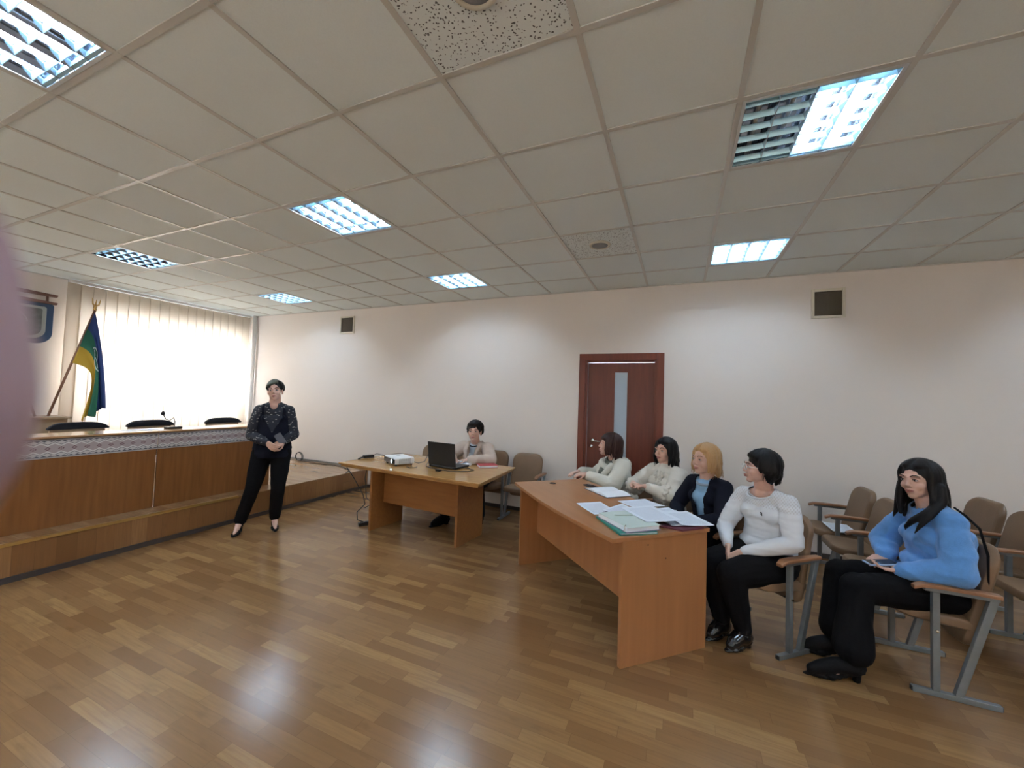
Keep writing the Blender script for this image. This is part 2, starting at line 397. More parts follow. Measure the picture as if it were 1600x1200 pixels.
LL = {(-3, -2): 'louvred fluorescent ceiling light in the upper left corner, seen closest',
      (-8, -2): 'louvred fluorescent ceiling light above the left end of the stage',
      (-3, 1): 'square four-tube louvred light over the middle of the room, left of the projector beam',
      (-3, 4): 'louvred ceiling light near the back wall, above the seated projector operator',
      (-8, 1): 'louvred ceiling light over the stage, in front of the flag',
      (-8, 4): 'small far louvred ceiling light over the stage beside the window corner',
      (2, 1): 'large louvred ceiling light with its two left tubes unlit',
      (2, 4): 'fully lit louvred ceiling light near the back wall, right of the door'}
proto = None; proto2 = None
for (u, v) in LIGHTS:
    if (u, v) in ((2, 1),): o = make_light((0, 0, 1, 1))
    elif proto is None: proto = o = make_light()
    else: o = copy_tree(proto)
    o.location = ((u + 0.5) * TX, (v + 0.5) * TY, H)
    tag(o, LL.get((u, v), 'louvred ceiling light, %s from window wall, %s from back wall, outside the picture' % ({-8: 'first', -3: 'second', 2: 'third', 7: 'fourth'}[u], {4: 'first', 1: 'second', -2: 'third', -5: 'fourth'}[v])), 'ceiling light', 'recessed louvred ceiling lights')

# ceiling loudspeakers
for (u, v), lab in zip(SPEAK, ('round grey ceiling speaker in the speckled tile at the top edge', 'small round ceiling speaker in the speckled tile near the back wall')):
    r = empty('ceiling_speaker', ((u + 0.5) * TX + (0.02 if v < 0 else 0), (v + 0.5) * TY, H + 0.006)); tag(r, lab, 'speaker', 'ceiling speakers')
    MB().lathe([(0.068, 0.0), (0.070, -0.012), (0.088, -0.012), (0.092, -0.004), (0.092, 0.0)], n=32).build('rim', mat('cream_plastic', (0.60, 0.56, 0.45), 0.5), r, smooth=True)
    MB().lathe([(0.0, -0.016), (0.05, -0.0145), (0.069, -0.010), (0.069, 0.0)], n=32).build('grille', mat('grey_grille', (0.27, 0.27, 0.27), 0.6, bump=0.4, bscale=300), r, smooth=True)

# ------------------------------------------------------------------ window, blinds, and unseen windows added for daylight
for n_, (ya, yb) in (('window_1', (W1[0], W1[1])), ('window_2', (-W1[1] + 0.1, -W1[0] + 0.1))):  # the second one is unseen, added for more daylight
    m = MB(); xo = XL - 0.2; f = 0.06
    m.bb((xo, ya, W1[2]), (xo + 0.06, yb, W1[2] + f)).bb((xo, ya, W1[3] - f), (xo + 0.06, yb, W1[3]))
    for k in range(4):
        yy = ya + (yb - ya - f) * k / 3; m.bb((xo, yy, W1[2] + f), (xo + 0.06, yy + f, W1[3] - f))
    struct(m.build(n_, mat('window_frame_white', (0.75, 0.75, 0.74), 0.4)))
BL = bpy.data.materials.new('blind_fabric'); BL.use_nodes = True; nt = BL.node_tree; nt.nodes.clear()
out = nt.nodes.new('ShaderNodeOutputMaterial'); mx = nt.nodes.new('ShaderNodeMixShader'); mx.inputs[0].default_value = 0.42
df = nt.nodes.new('ShaderNodeBsdfDiffuse'); tr = nt.nodes.new('ShaderNodeBsdfTranslucent')
df.inputs[0].default_value = (0.86, 0.74, 0.60, 1); tr.inputs[0].default_value = (0.90, 0.84, 0.76, 1)
nt.links.new(df.outputs[0], mx.inputs[1]); nt.links.new(tr.outputs[0], mx.inputs[2]); nt.links.new(mx.outputs[0], out.inputs[0])
def blinds(ya, yb, label, front=False):
    r = empty('vertical_blinds', (XL + 0.12, (ya + yb) / 2, 0.5)); tag(r, label, 'blinds')
    if front: r.location = ((ya + yb) / 2, YB + 0.12, 0.5); r.rotation_euler = (0, 0, math.pi / 2)
    r2 = (ya + yb) / 2
    MB().bb((-0.022, ya - r2, H - 0.045 - 0.5), (0.022, yb - r2, H - 0.008 - 0.5)).build('headrail', mat('rail_white', (0.78, 0.77, 0.76), 0.35), r, bevel=0.003)
    n = int(round((yb - ya) / 0.122)); p = (yb - ya) / n
    z0, z1 = 0.62 - 0.5, H - 0.05 - 0.5
    for k in range(n):
        yc = ya - r2 + (k + 0.5) * p; wv = 0.066; m = MB(); vs = []; nn = 8
        for zz in (z0, z1):
            for i in range(nn + 1):
                t = i / nn * 2 - 1; ang = 0.085 + 0.015 * math.sin(k * 2.1)
                yy = t * wv; xx = 0.005 * (1 - t * t)
                vs.append((xx * 1 + yy * math.sin(ang), yc + yy * math.cos(ang), zz))
        m.add(vs, [(i, i + 1, nn + 2 + i, nn + 1 + i) for i in range(nn)])
        o = m.build('slat', BL, r, smooth=True)
        so = o.modifiers.new('T', 'SOLIDIFY'); so.thickness = 0.0008
        MB().bb((-0.004, yc - 0.055, z0 - 0.004), (0.004, yc + 0.055, z0 + 0.02)).build('bottom_weight', WHITEP, o)
    return r
blinds(1.00, 3.37, 'cream vertical fabric blinds glowing with daylight behind the stage desk')
blinds(-3.3, -1.0, 'added cream vertical fabric blinds over the unseen fill window on the window wall')
for i_, (a_, b_) in enumerate(ADDED_WIN):  # unseen windows and blinds, added as extra daylight
    blinds(a_ - 0.2, b_ + 0.2, 'added cream vertical fabric blinds over an unseen fill window behind the camera, %s' % ('left', 'middle', 'right')[i_], True)
    m = MB(); f = 0.06; yo = YB - 0.2
    m.bb((a_, yo, zz0), (b_, yo + 0.06, zz0 + f)).bb((a_, yo, zz1 - f), (b_, yo + 0.06, zz1))
    for k in range(4): xx = a_ + (b_ - a_ - f) * k / 3; m.bb((xx, yo, zz0 + f), (xx + f, yo + 0.06, zz1 - f))
    struct(m.build('window_%d' % (3 + i_), mat('window_frame_white', (0.75, 0.75, 0.74), 0.4)))  # frame of an added, unseen window

o = MB().tube([(XL + 0.17, YW - 0.05, ST_H), (XL + 0.17, YW - 0.05, H)], 0.036, 14).build('reveal_strip', mat('reveal_white', (0.80, 0.79, 0.78), 0.4), smooth=True)  # white tube standing in for the window reveal by the corner
tag(o, 'white vertical tube standing in for the window reveal in the corner right of the blinds', 'window reveal')
# ------------------------------------------------------------------ door
o = MB().bb((DX0 - 0.075, YW - 0.022, 0), (DX0 + 0.004, YW + 0.0, DZ + 0.075)).bb((DX1 - 0.004, YW - 0.022, 0), (DX1 + 0.075, YW, DZ + 0.075)).bb((DX0 + 0.004, YW - 0.022, DZ - 0.004), (DX1 - 0.004, YW, DZ + 0.075)) \
    .bb((DX0, YW, 0), (DX0 + 0.03, YW + 0.12, DZ)).bb((DX1 - 0.03, YW, 0), (DX1, YW + 0.12, DZ)).bb((DX0 + 0.03, YW, DZ - 0.03), (DX1 - 0.03, YW + 0.12, DZ)).build('trim_3', DOORF, bevel=0.003)
struct(o)
r = empty('door_1', (DX0 + 0.03, YW + 0.045, 0.0)); struct(r)
dw = DX1 - DX0 - 0.06; ga, gb = 0.325, 0.475
MB().bb((0.002, 0, 0.008), (ga, 0.04, DZ - 0.034)).bb((gb, 0, 0.008), (dw - 0.002, 0.04, DZ - 0.034)).bb((ga, 0, 0.008), (gb, 0.04, 0.3)).bb((ga, 0, 1.835), (gb, 0.04, DZ - 0.034)).build('door_leaf', DOORW, r)
MB().bb((ga, 0.012, 0.3), (gb, 0.022, 1.835)).build('glass_strip', mat('frosted_glass', (0.42, 0.50, 0.58), 0.35, bump=0.4, bscale=120), r)
h = MB().lathe([(0.026, 0), (0.026, 0.008), (0.0, 0.009)], (0.068, 0, 0.985), rotmat(x=math.pi / 2), 20).lathe([(0.022, 0), (0.022, 0.006), (0.0, 0.007)], (0.055, 0, 0.915), rotmat(x=math.pi / 2), 20)
h.tube([(0.068, 0, 0.985), (0.068, -0.045, 0.985), (0.085, -0.055, 0.985), (0.17, -0.055, 0.983)], 0.009, 10)
h.build('door_handle', CHROME, r, smooth=True)

# wall vents
VM = mat('vent_frame_cream', (0.70, 0.64, 0.52), 0.5); VD = mat('vent_mesh_brown', (0.12, 0.095, 0.065), 0.7)
for x0, x1, z0, z1, lab in ((-4.27, -3.96, 2.45, 2.74, 'small square wall vent with brown mesh, left part of the back wall'), (2.19, 2.47, 2.39, 2.69, 'square two-pane wall vent with brown mesh, right of the door')):
    r = empty('wall_vent', ((x0 + x1) / 2, YW, (z0 + z1) / 2)); tag(r, lab, 'vent', 'wall vents')
    a, b = (x1 - x0) / 2, (z1 - z0) / 2; t = 0.026
    MB().bb((-a, -0.02, -b), (-a + t, 0, b)).bb((a - t, -0.02, -b), (a, 0, b)).bb((-a + t, -0.02, -b), (a - t, 0, -b + t)).bb((-a + t, -0.02, b - t), (a - t, 0, b)).build('frame', VM, r, bevel=0.003)
    g = MB().bb((-a + t, -0.004, -b + t), (a - t, 0, b - t))
    for k in range(1, 16): zz = -b + t + (2 * b - 2 * t) * k / 16; g.bb((-a + t, -0.010, zz - 0.003), (a - t, -0.004, zz + 0.003))
    for k in range(1, 16): xx = -a + t + (2 * a - 2 * t) * k / 16; g.bb((xx - 0.002, -0.0125, -b + t), (xx + 0.002, -0.010, b - t))
    if x0 > 0: g.bb((-0.006, -0.017, -b + t), (0.006, -0.0125, b - t))
    g.build('mesh_panel', VD, r)

# ------------------------------------------------------------------ stage desk
EMB = mat('embroidered_band', (0.66, 0.62, 0.60), 0.85); q = NB(EMB); v, x, y, z = q.coord()
U = q.math('MULTIPLY', y, 1 / 0.078); Vv = q.math('DIVIDE', z, 0.155)     # z local 0..0.155
fu = q.math('ABSOLUTE', q.math('SUBTRACT', q.math('FRACT', U), 0.5)); cv = q.math('ABSOLUTE', q.math('SUBTRACT', Vv, 0.5))
dia = q.math('ADD', fu, q.math('MULTIPLY', cv, 2.6))
centre = q.math('LESS_THAN', q.math('ABSOLUTE', q.math('SUBTRACT', dia, 0.20)), 0.05)
core = q.math('LESS_THAN', dia, 0.07)
wave = q.math('SUBTRACT', q.math('ADD', q.math('MULTIPLY', fu, 0.28), 0.14), cv)
w1 = q.math('LESS_THAN', q.math('ABSOLUTE', wave), 0.022)
w2 = q.math('LESS_THAN', q.math('ABSOLUTE', q.math('ADD', wave, 0.07)), 0.012)
U2 = q.math('MULTIPLY', y, 1 / 0.039)
f2 = q.math('ABSOLUTE', q.math('SUBTRACT', q.math('FRACT', U2), 0.5))
tri = q.math('MULTIPLY', q.math('GREATER_THAN', cv, q.math('ADD', 0.35, q.math('MULTIPLY', f2, 0.14))), q.math('LESS_THAN', cv, 0.43))
line = q.math('MULTIPLY', q.math('GREATER_THAN', cv, 0.44), q.math('LESS_THAN', cv, 0.46))
field = q.math('LESS_THAN', cv, q.math('ADD', q.math('MULTIPLY', fu, 0.28), 0.14))
c = q.mix(q.math('MULTIPLY', field, 0.75), (0.50, 0.47, 0.455), (0.34, 0.265, 0.27))
c = q.mix(q.math('MAXIMUM', centre, core), c, (0.17, 0.085, 0.10))
c = q.mix(w1, c, (0.62, 0.60, 0.58)); c = q.mix(w2, c, (0.10, 0.10, 0.13))
c = q.mix(tri, c, (0.10, 0.10, 0.12)); c = q.mix(line, c, (0.2, 0.16, 0.18))
q.L.new(c, q.b.inputs['Base Color'])

DKX0, DKX1 = -4.12, -3.78; DKT = 1.035
desk = empty('stage_desk', (DKX1, 0.84, ST_H)); tag(desk, 'long brown wooden desk on the stage edge with an embroidered band', 'desk')
zt = DKT - ST_H
ye0, ye1 = -3.0 - 0.84, 2.02 - 0.84
MB().bb((DKX0 - DKX1, ye0, zt - 0.022), (0.012, 0.0, zt)).bb((DKX0 - DKX1, 0.004, zt - 0.022), (0.012, ye1, zt)).build('tabletop', DESKTOP, desk, bevel=0.003)
for a, b in ((-3.84, -1.92), (-1.914, -0.012), (0.0, ye1)):
    MB().bb((-0.02, a + 0.004, 0.0), (0.0, b - 0.004, zt - 0.17)).build('front_panel', DESKW, desk, bevel=0.002)
for yy in (-3.83, -1.93, -0.02, ye1 - 0.03):
    MB().bb((DKX0 - DKX1 + 0.03, yy, 0), (-0.022, yy + 0.022, zt - 0.022)).build('side_panel', DESKW, desk)
for a, b in ((ye0, -0.003), (0.003, ye1)):
    o = MB().bb((0.0, a, 0.0), (0.006, b, 0.155)).bb((-0.025, a, 0.0), (0.0, b, 0.004)).build('embroidered_band', EMB, desk, loc=(0.0, 0.0, zt - 0.178))
MB().bb((0.002, ye0, 0), (0.013, ye1, 0.008)).build('edge_strip', mat('dark_edge', (0.05, 0.03, 0.02), 0.5), desk, loc=(0, 0, zt - 0.024))

# office chairs behind the desk
def stage_chair(y, rz, lab):
    r = empty('conference_chair', (-4.93, y, ST_H), rz); tag(r, lab, 'chair', 'black upholstered chairs behind the stage desk')
    zt_ = 0.775
    # local: chair faces +x (towards the room)
    out_ = []; 
    for i in range(25):
        t = i / 24 * 2 - 1; out_.append((t * 0.245, zt_ - 0.065 * abs(t) ** 4.5))
    n = len(out_); vs = []
    for xx in (-0.12, -0.065):
        for p in out_: vs.append((xx + 0.03 * (p[0] / 0.25) ** 2, p[0], p[1]))
        for p in reversed(out_): vs.append((xx + 0.03 * (p[0] / 0.25) ** 2, p[0] * 0.94, 0.700))
    k = 2 * n
    m = MB().add(vs, [tuple(range(k)), tuple(reversed(range(k, 2 * k)))] + [(i, k + i, k + (i + 1) % k, (i + 1) % k) for i in range(k)])
    m.build('backrest', BLACKF, r, bevel=0.018, seg=4)
    MB().box((-0.085, 0, 0.570), (0.022, 0.43, 0.27)).build('back_panel', mat('beige_wood', (0.48, 0.36, 0.24), 0.4), r, bevel=0.004)
    MB().box((0.12, 0, 0.43), (0.44, 0.46, 0.07)).build('seat', BLACKF, r, bevel=0.025, seg=3)
    for sx in (-0.07, 0.3):
        for sy in (-0.2, 0.2):
            MB().tube([(sx, sy, 0.4), (sx + (0.02 if sx > 0 else -0.03), sy, 0.0)], 0.014, 8).build('leg', BLACKP, r)
stage_chair(0.70, 0.0, 'black padded chair behind the stage desk, nearest the lectern box')
stage_chair(1.33, 0.03, 'black padded chair behind the stage desk, with the microphone before it')
stage_chair(2.16, 0.0, 'black padded chair behind the stage desk, beside the standing woman')

# microphone
r = empty('desk_microphone', (-3.98, 1.06, DKT)); tag(r, 'black gooseneck microphone standing on the stage desk', 'microphone')
MB().box((0, 0, 0.010), (0.10, 0.13, 0.020)).build('base', BLACKP, r, bevel=0.008)
MB().tube([(0, 0.01, 0.02), (0, 0.012, 0.07), (0, 0.0, 0.115), (0, -0.035, 0.085), (0, -0.07, 0.10), (0, -0.095, 0.15)], 0.0045, 8).build('gooseneck', BLACKP, r, smooth=True)
MB().ell((0, -0.097, 0.16), (0.018, 0.018, 0.023)).build('windscreen', BLACKF, r, smooth=True)
o = MB().prism([(-0.09, -0.14), (0.09, -0.14), (0.09, 0.1), (-0.09, 0.1)], 0, 0.002).build('paper_sheet', PAPER, loc=(-3.97, 0.80, DKT + 0.0005)); tag(o, 'white sheet lying on the stage desk by the microphone', 'paper')

# flag stand box, poles and flag
FB = wood_mat('pale_wood', (0.40, 0.29, 0.18), (0.32, 0.22, 0.13), 0.45, 'z')
r = empty('lectern', (-5.95, 0.66, ST_H)); tag(r, 'pale wooden lectern box at the back of the stage holding two flagpoles', 'lectern')
zt2 = 1.055 - ST_H
MB().extr([(-0.19, 0), (0.19, 0), (0.21, zt2), (-0.21, zt2)], 'x', -0.17, 0.17).build('body', FB, r)
MB().bb((-0.2, -0.235, zt2), (0.2, 0.235, zt2 + 0.022)).build('top', FB, r, bevel=0.004)
POLE = mat('pole_wood', (0.22, 0.10, 0.055), 0.4)
zb = zt2 + ST_H + 0.022
P0 = Vector((-5.95, 0.76, zb)); P1 = Vector((-5.95, 1.10, 2.42))
r = empty('flag', P0); tag(r, 'blue, green and yellow flag on a leaning wooden pole', 'flag')
dP = (P1 - P0)
MB().tube([(0, 0, 0), dP], 0.013, 10).build('flagpole', POLE, r, smooth=True)
fi = MB(); e1 = dP.normalized()
fi.lathe([(0.012, 0), (0.02, 0.01), (0.012, 0.03), (0.02, 0.045), (0.008, 0.06), (0.0, 0.06)], dP, None, 12)
tp = dP + Vector((0, 0, 0.055))
fi.tube([tp, tp + Vector((0, 0.008, 0.09))], [0.012, 0.003], 8)
for s_ in (-1, 1): fi.tube([tp + Vector((0, 0, 0.0)), tp + Vector((0, s_ * 0.028 + .004, 0.025)), tp + Vector((0, s_ * 0.034 + .006, 0.06)), tp + Vector((0, s_ * 0.04 + .008, 0.105))], [0.010, 0.009, 0.007, 0.002], 8)
fi.build('finial', GOLD, r, smooth=True)
FLG = mat('flag_cloth', (0.1, 0.1, 0.1), 0.8); q = NB(FLG)
uvn = q.N.new('ShaderNodeUVMap'); sp = q.N.new('ShaderNodeSeparateXYZ'); q.L.new(uvn.outputs[0], sp.inputs[0]); s_c, t_c = sp.outputs[0], sp.outputs[1]
c = q.mix(q.math('GREATER_THAN', s_c, 0.34), (0.02, 0.045, 0.17), (0.015, 0.12, 0.065))
c = q.mix(q.math('GREATER_THAN', s_c, 0.68), c, (0.52, 0.32, 0.03))
du = q.math('SUBTRACT', s_c, 0.50); dv = q.math('SUBTRACT', t_c, 0.46)
rr = q.math('SQRT', q.math('ADD', q.math('MULTIPLY', du, du), q.math('MULTIPLY', q.math('MULTIPLY', dv, dv), 1.8)))
c = q.mix(q.math('LESS_THAN', rr, 0.17), c, (0.015, 0.10, 0.06))
c = q.mix(q.math('LESS_THAN', q.math('ABSOLUTE', q.math('SUBTRACT', rr, 0.18)), 0.012), c, (0.5, 0.55, 0.5))
gl = q.math('MULTIPLY', q.math('LESS_THAN', q.math('ABSOLUTE', q.math('SUBTRACT', q.math('FRACT', q.math('MULTIPLY', s_c, 14.0)), 0.5)), 0.24), q.math('LESS_THAN', q.math('ABSOLUTE', dv), 0.08))
gl = q.math('MULTIPLY', gl, q.math('LESS_THAN', q.math('ABSOLUTE', du), 0.11))
c = q.mix(gl, c, (0.6, 0.65, 0.68)); q.L.new(c, q.b.inputs['Base Color'])
def flag_pt(s, t):
    hoist = dP * (0.985 - 0.50 * s)
    end = Vector((0, 0.485 - 0.20 * s, 0.085 - 0.15 * s)) + Vector((0, 0.012 * math.sin(s * 9), 0.03 * math.sin(s * 10)))
    c1 = Vector((0, hoist.y + 0.03 + 0.20 * s, hoist.z - 0.10 + 0.05 * s)); c2 = Vector((0, 0.43 - 0.01 * s, 0.66 - 0.16 * s))
    p = (1 - t) ** 3 * hoist + 3 * (1 - t) ** 2 * t * c1 + 3 * (1 - t) * t * t * c2 + t ** 3 * end
    p.x += 0.045 * math.sin(s * 11 + t * 2.0) * t + 0.016
    p.y += 0.022 * math.sin(s * 22 + t * 3) * t
    return p
NS, NT = 48, 40; vs = []; uv = []
for i in range(NS + 1):
    for j in range(NT + 1): vs.append(flag_pt(i / NS, j / NT)); uv.append((i / NS, j / NT))
fm = MB().add(vs, [(i * (NT + 1) + j, (i + 1) * (NT + 1) + j, (i + 1) * (NT + 1) + j + 1, i * (NT + 1) + j + 1) for i in range(NS) for j in range(NT)])
o = fm.build('flag_cloth', FLG, r, smooth=True); ul = o.data.uv_layers.new(name='UVMap')
for l in o.data.loops: ul.data[l.index].uv = uv[l.vertex_index]
so = o.modifiers.new('T', 'SOLIDIFY'); so.thickness = 0.002
r = empty('flagpole', (-5.95, 0.655, zb)); tag(r, 'second thin pole leaning left out of the lectern box', 'flagpole')
MB().tube([(0, 0, 0), (0, -0.33, 1.15)], 0.012, 10).build('pole', POLE, r, smooth=True)

# wall emblem
r = empty('wall_emblem', (XL, 0.45, 2.25)); tag(r, 'blue shield-shaped coat of arms with silver inner panel, on the wall left of the window', 'emblem')
def shield(w_, h_, rr_=0.14, top=0.0):
    pts = []
    for cx, cz, a0 in ((w_ - rr_, -h_ + rr_, -90), (w_ - 0.03, h_ - 0.03 - top, 0), (-w_ + 0.03, h_ - 0.03 - top, 90), (-w_ + rr_, -h_ + rr_, 180)):
        R_ = rr_ if cz < 0 else 0.03
        for k in range(9): a = math.radians(a0 + k * 11.25); pts.append((cx + R_ * math.cos(a), cz + R_ * math.sin(a)))
    return pts
BLU = mat('emblem_blue', (0.035, 0.075, 0.16), 0.4); SIL = mat('emblem_silver', (0.42, 0.44, 0.42), 0.35, metal=0.3); RB = mat('emblem_bronze', (0.20, 0.10, 0.075), 0.45)
def ex(pts, x0, x1, material, nm): MB().extr([(p[0], p[1]) for p in pts], 'x', x0, x1).build(nm, material, r, bevel=0.006)
ex([(a, b - 0.02) for a, b in shield(0.47, 0.26)], 0.0, 0.03, BLU, 'shield')
ex([(a * 0.86, b * 0.80 - 0.015) for a, b in shield(0.47, 0.26)], 0.03, 0.045, SIL, 'silver_rim')
ex([(a * 0.78, b * 0.68 - 0.015) for a, b in shield(0.47, 0.26)], 0.045, 0.05, mat('emblem_grey', (0.20, 0.23, 0.23), 0.6, noise=0.5, nscale=14), 'inner_panel')
ex([(-0.49, 0.24), (0.49, 0.235), (0.495, 0.265), (0.0, 0.29), (-0.495, 0.265)], 0.0, 0.05, RB, 'lower_ribbon')
ex([(-0.50, 0.34), (0.49, 0.335), (0.50, 0.365), (0.0, 0.39), (-0.50, 0.37)], 0.0, 0.04, RB, 'upper_ribbon')
m = MB()
for rr_ in (0.10, 0.15):
    pts = [(0.055, rr_ * 1.6 * math.cos(a), 0.0 + rr_ * math.sin(a) - 0.02) for a in np.linspace(0, math.pi, 16)]; m.tube(pts, 0.008, 6)
m.ell((0.05, 0, -0.03), (0.012, 0.07, 0.09)); m.build('relief', SIL, r, smooth=True)
MB().bb((0, -0.02, 0.2), (0.02, 0.02, 0.34)).bb((0, 0.4, 0.24), (0.02, 0.42, 0.35)).build('bracket', RB, r)

# coiled cable on the stage, cable on the floor
CAB = mat('cable_black', (0.02, 0.02, 0.022), 0.5)
pts = []
for k in range(72):
    a = k / 72 * 4 * math.pi; rr_ = 0.075 - 0.012 * k / 72
    pts.append((-4.95 + rr_ * math.cos(a - 1.57) * 1.1, YW - 0.10 - 0.03 * k / 72, ST_H + 0.082 + rr_ * math.sin(a - 1.57)))
pts += [(-4.7, YW - 0.12, ST_H + 0.008), (-4.2, YW - 0.10, ST_H + 0.008), (-3.9, YW - 0.14, ST_H + 0.008), (-3.62, YW - 0.30, ST_H + 0.008), (-3.535, YW - 0.45, ST_H + 0.010)]
o = MB().tube(pts, 0.006, 6).build('coiled_cable', CAB, smooth=True); tag(o, 'dark coiled cable lying on the stage floor by the back wall', 'cable')

# ------------------------------------------------------------------ projector table
PTZ = 0.690
r = empty('projector_table', (-1.55, 2.30, 0)); tag(r, 'lacquered wooden table carrying the projector and the laptop', 'table')
ox, oy = -1.55, 2.30
top = [(-2.555 - ox, 1.955 - oy), (-0.69 - ox, 1.815 - oy), (-0.745 - ox, 2.80 - oy), (-2.50 - ox, 2.93 - oy)]
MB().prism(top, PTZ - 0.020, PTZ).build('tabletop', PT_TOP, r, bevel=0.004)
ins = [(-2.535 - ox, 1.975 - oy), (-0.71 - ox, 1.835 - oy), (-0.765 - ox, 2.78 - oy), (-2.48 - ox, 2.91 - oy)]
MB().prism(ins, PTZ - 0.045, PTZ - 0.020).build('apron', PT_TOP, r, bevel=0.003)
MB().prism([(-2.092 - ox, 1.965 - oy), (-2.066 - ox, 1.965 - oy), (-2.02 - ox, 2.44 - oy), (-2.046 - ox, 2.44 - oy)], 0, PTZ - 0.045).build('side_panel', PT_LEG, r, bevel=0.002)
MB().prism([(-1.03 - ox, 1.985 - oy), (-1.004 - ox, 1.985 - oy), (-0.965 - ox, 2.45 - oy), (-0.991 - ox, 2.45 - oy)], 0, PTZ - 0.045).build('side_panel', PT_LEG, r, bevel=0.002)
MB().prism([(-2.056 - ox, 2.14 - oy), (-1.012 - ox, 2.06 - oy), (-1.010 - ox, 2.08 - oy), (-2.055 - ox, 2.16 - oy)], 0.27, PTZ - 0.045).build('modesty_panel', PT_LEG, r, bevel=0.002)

# projector
az = math.atan2(2.023 - 2.168, -1.825 + 2.109)
r = empty('projector', (-1.945, 2.25, PTZ), az); tag(r, 'small white projector with its lens glowing, on the table', 'projector')
MB().box((0, 0, 0.052), (0.30, 0.23, 0.072)).build('body', WHITEP, r, bevel=0.014, seg=3)
MB().box((0.0, -0.1165, 0.050), (0.285, 0.008, 0.052)).build('front_panel', BLACKP, r, bevel=0.003)
o = MB().lathe([(0.027, 0), (0.027, 0.014), (0.021, 0.014), (0.019, 0.006), (0.0, 0.006)], (0.085, -0.118, 0.052), rotmat(x=math.pi / 2), 20).build('lens_ring', BLACKP, r, smooth=True)
MB().ell((0.085, -0.127, 0.052), (0.018, 0.006, 0.018)).build('lens', mat('lit_lens', (0.7, 0.9, 1), 0.1, emit=(0.55, 0.85, 1.0), estr=9.0), o, smooth=True)
g = MB()
for i in range(6):
    for j in range(4): g.box((0.1505, -0.06 + 0.024 * i, 0.030 + 0.014 * j), (0.003, 0.019, 0.006))
g.build('side_vent', mat('vent_grey', (0.25, 0.26, 0.27), 0.6), r)
for sx in (-0.12, 0.12):
    for sy in (-0.09, 0.09): MB().lathe([(0.012, 0.0), (0.012, 0.018), (0, 0.018)], (sx, sy, 0), None, 12).build('foot', BLACKP, r)
MB().box((-0.02, 0.0, 0.0885), (0.06, 0.03, 0.003)).build('button_panel', mat('panel_grey', (0.5, 0.5, 0.5), 0.5), r)

# laptop: lid back towards the camera
az = math.radians(-6)
r = empty('laptop', (-1.40, 2.30, PTZ), az); tag(r, 'open black laptop with its lid towards the camera', 'laptop')
MB().box((0, 0.12, 0.014), (0.375, 0.25, 0.020)).build('base', BLACKP, r, bevel=0.005)
Rl = rotmat(x=math.radians(7))
MB().box((0, -0.022, 0.152), (0.375, 0.009, 0.255), Rl).build('lid', BLACKP, r, bevel=0.006)
MB().box((0, -0.0168, 0.152), (0.345, 0.002, 0.205), Rl).build('screen', mat('laptop_screen', (0.05, 0.06, 0.08), 0.1, emit=(0.6, 0.75, 1.0), estr=0.6), r)
MB().box((0, 0.10, 0.0245), (0.31, 0.10, 0.002)).build('keyboard', mat('keys', (0.03, 0.03, 0.032), 0.5), r)
MB().box((0, 0.195, 0.0245), (0.09, 0.055, 0.0015)).build('touchpad', mat('touchpad', (0.04, 0.04, 0.042), 0.3), r)
MB().tube([(-0.15, -0.005, 0.014), (0.15, -0.005, 0.014)], 0.009, 10).build('hinge', BLACKP, r, smooth=True)

def flatthing(name, pts, z, h, material, label, cat, group=None, curl=0.0):
    cx = sum(p[0] for p in pts) / len(pts); cy = sum(p[1] for p in pts) / len(pts)
    o = MB().prism([(p[0] - cx, p[1] - cy) for p in pts], 0, h).build(name, material, loc=(cx, cy, z)); tag(o, label, cat, group); return o
def sheet(pts4, z, curl, label, group, lines=True, name='paper_sheet'):
    """one sheet of paper as a thin curved grid; pts4 = four corners"""
    P = [Vector((*p, 0)) for p in pts4]; c0 = sum(P, Vector()) / 4; n = 10; vs = []
    for i in range(n + 1):
        for j in range(n + 1):
            s, t = i / n, j / n
            p = (P[0] * (1 - s) + P[1] * s) * (1 - t) + (P[3] * (1 - s) + P[2] * s) * t - c0
            p.z = 0.0015 + curl * (abs(2 * s - 1) ** 3 * 0.6 + (t ** 3) * 0.5)
            vs.append(p)
    nn = n + 1
    k = len(vs); vs2 = vs + [v_ + Vector((0, 0, 0.0012)) for v_ in vs]
    fs = [(k + i * nn + j, k + (i + 1) * nn + j, k + (i + 1) * nn + j + 1, k + i * nn + j + 1) for i in range(n) for j in range(n)] + [(i * nn + j, i * nn + j + 1, (i + 1) * nn + j + 1, (i + 1) * nn + j) for i in range(n) for j in range(n)]
    ring = [i * nn for i in range(nn)] + [n * nn + j for j in range(1, nn)] + [i * nn + n for i in range(n - 1, -1, -1)] + [j for j in range(n - 1, 0, -1)]
    fs += [(ring[a], ring[(a + 1) % len(ring)], k + ring[(a + 1) % len(ring)], k + ring[a]) for a in range(len(ring))]
    o = MB().add(vs2, fs).build(name, PRINTED, loc=(c0.x, c0.y, z), smooth=False)
    ul = o.data.uv_layers.new(name='UVMap')
    for l in o.data.loops:
        a = l.vertex_index % k; ul.data[l.index].uv = ((a // nn) / n, (a % nn) / n)
    tag(o, label, 'paper', group); return o
PRINTED = mat('printed_paper', (0.74, 0.79, 0.87), 0.7); q = NB(PRINTED)
uvn = q.N.new('ShaderNodeUVMap'); sp = q.N.new('ShaderNodeSeparateXYZ'); q.L.new(uvn.outputs[0], sp.inputs[0]); a_, b_ = sp.outputs[0], sp.outputs[1]
ln = q.math('FRACT', q.math('MULTIPLY', b_, 34.0)); tn = q.noise(q.comb(q.math('MULTIPLY', a_, 60.0), q.math('FLOOR', q.math('MULTIPLY', b_, 34.0))), 1.0, 2)
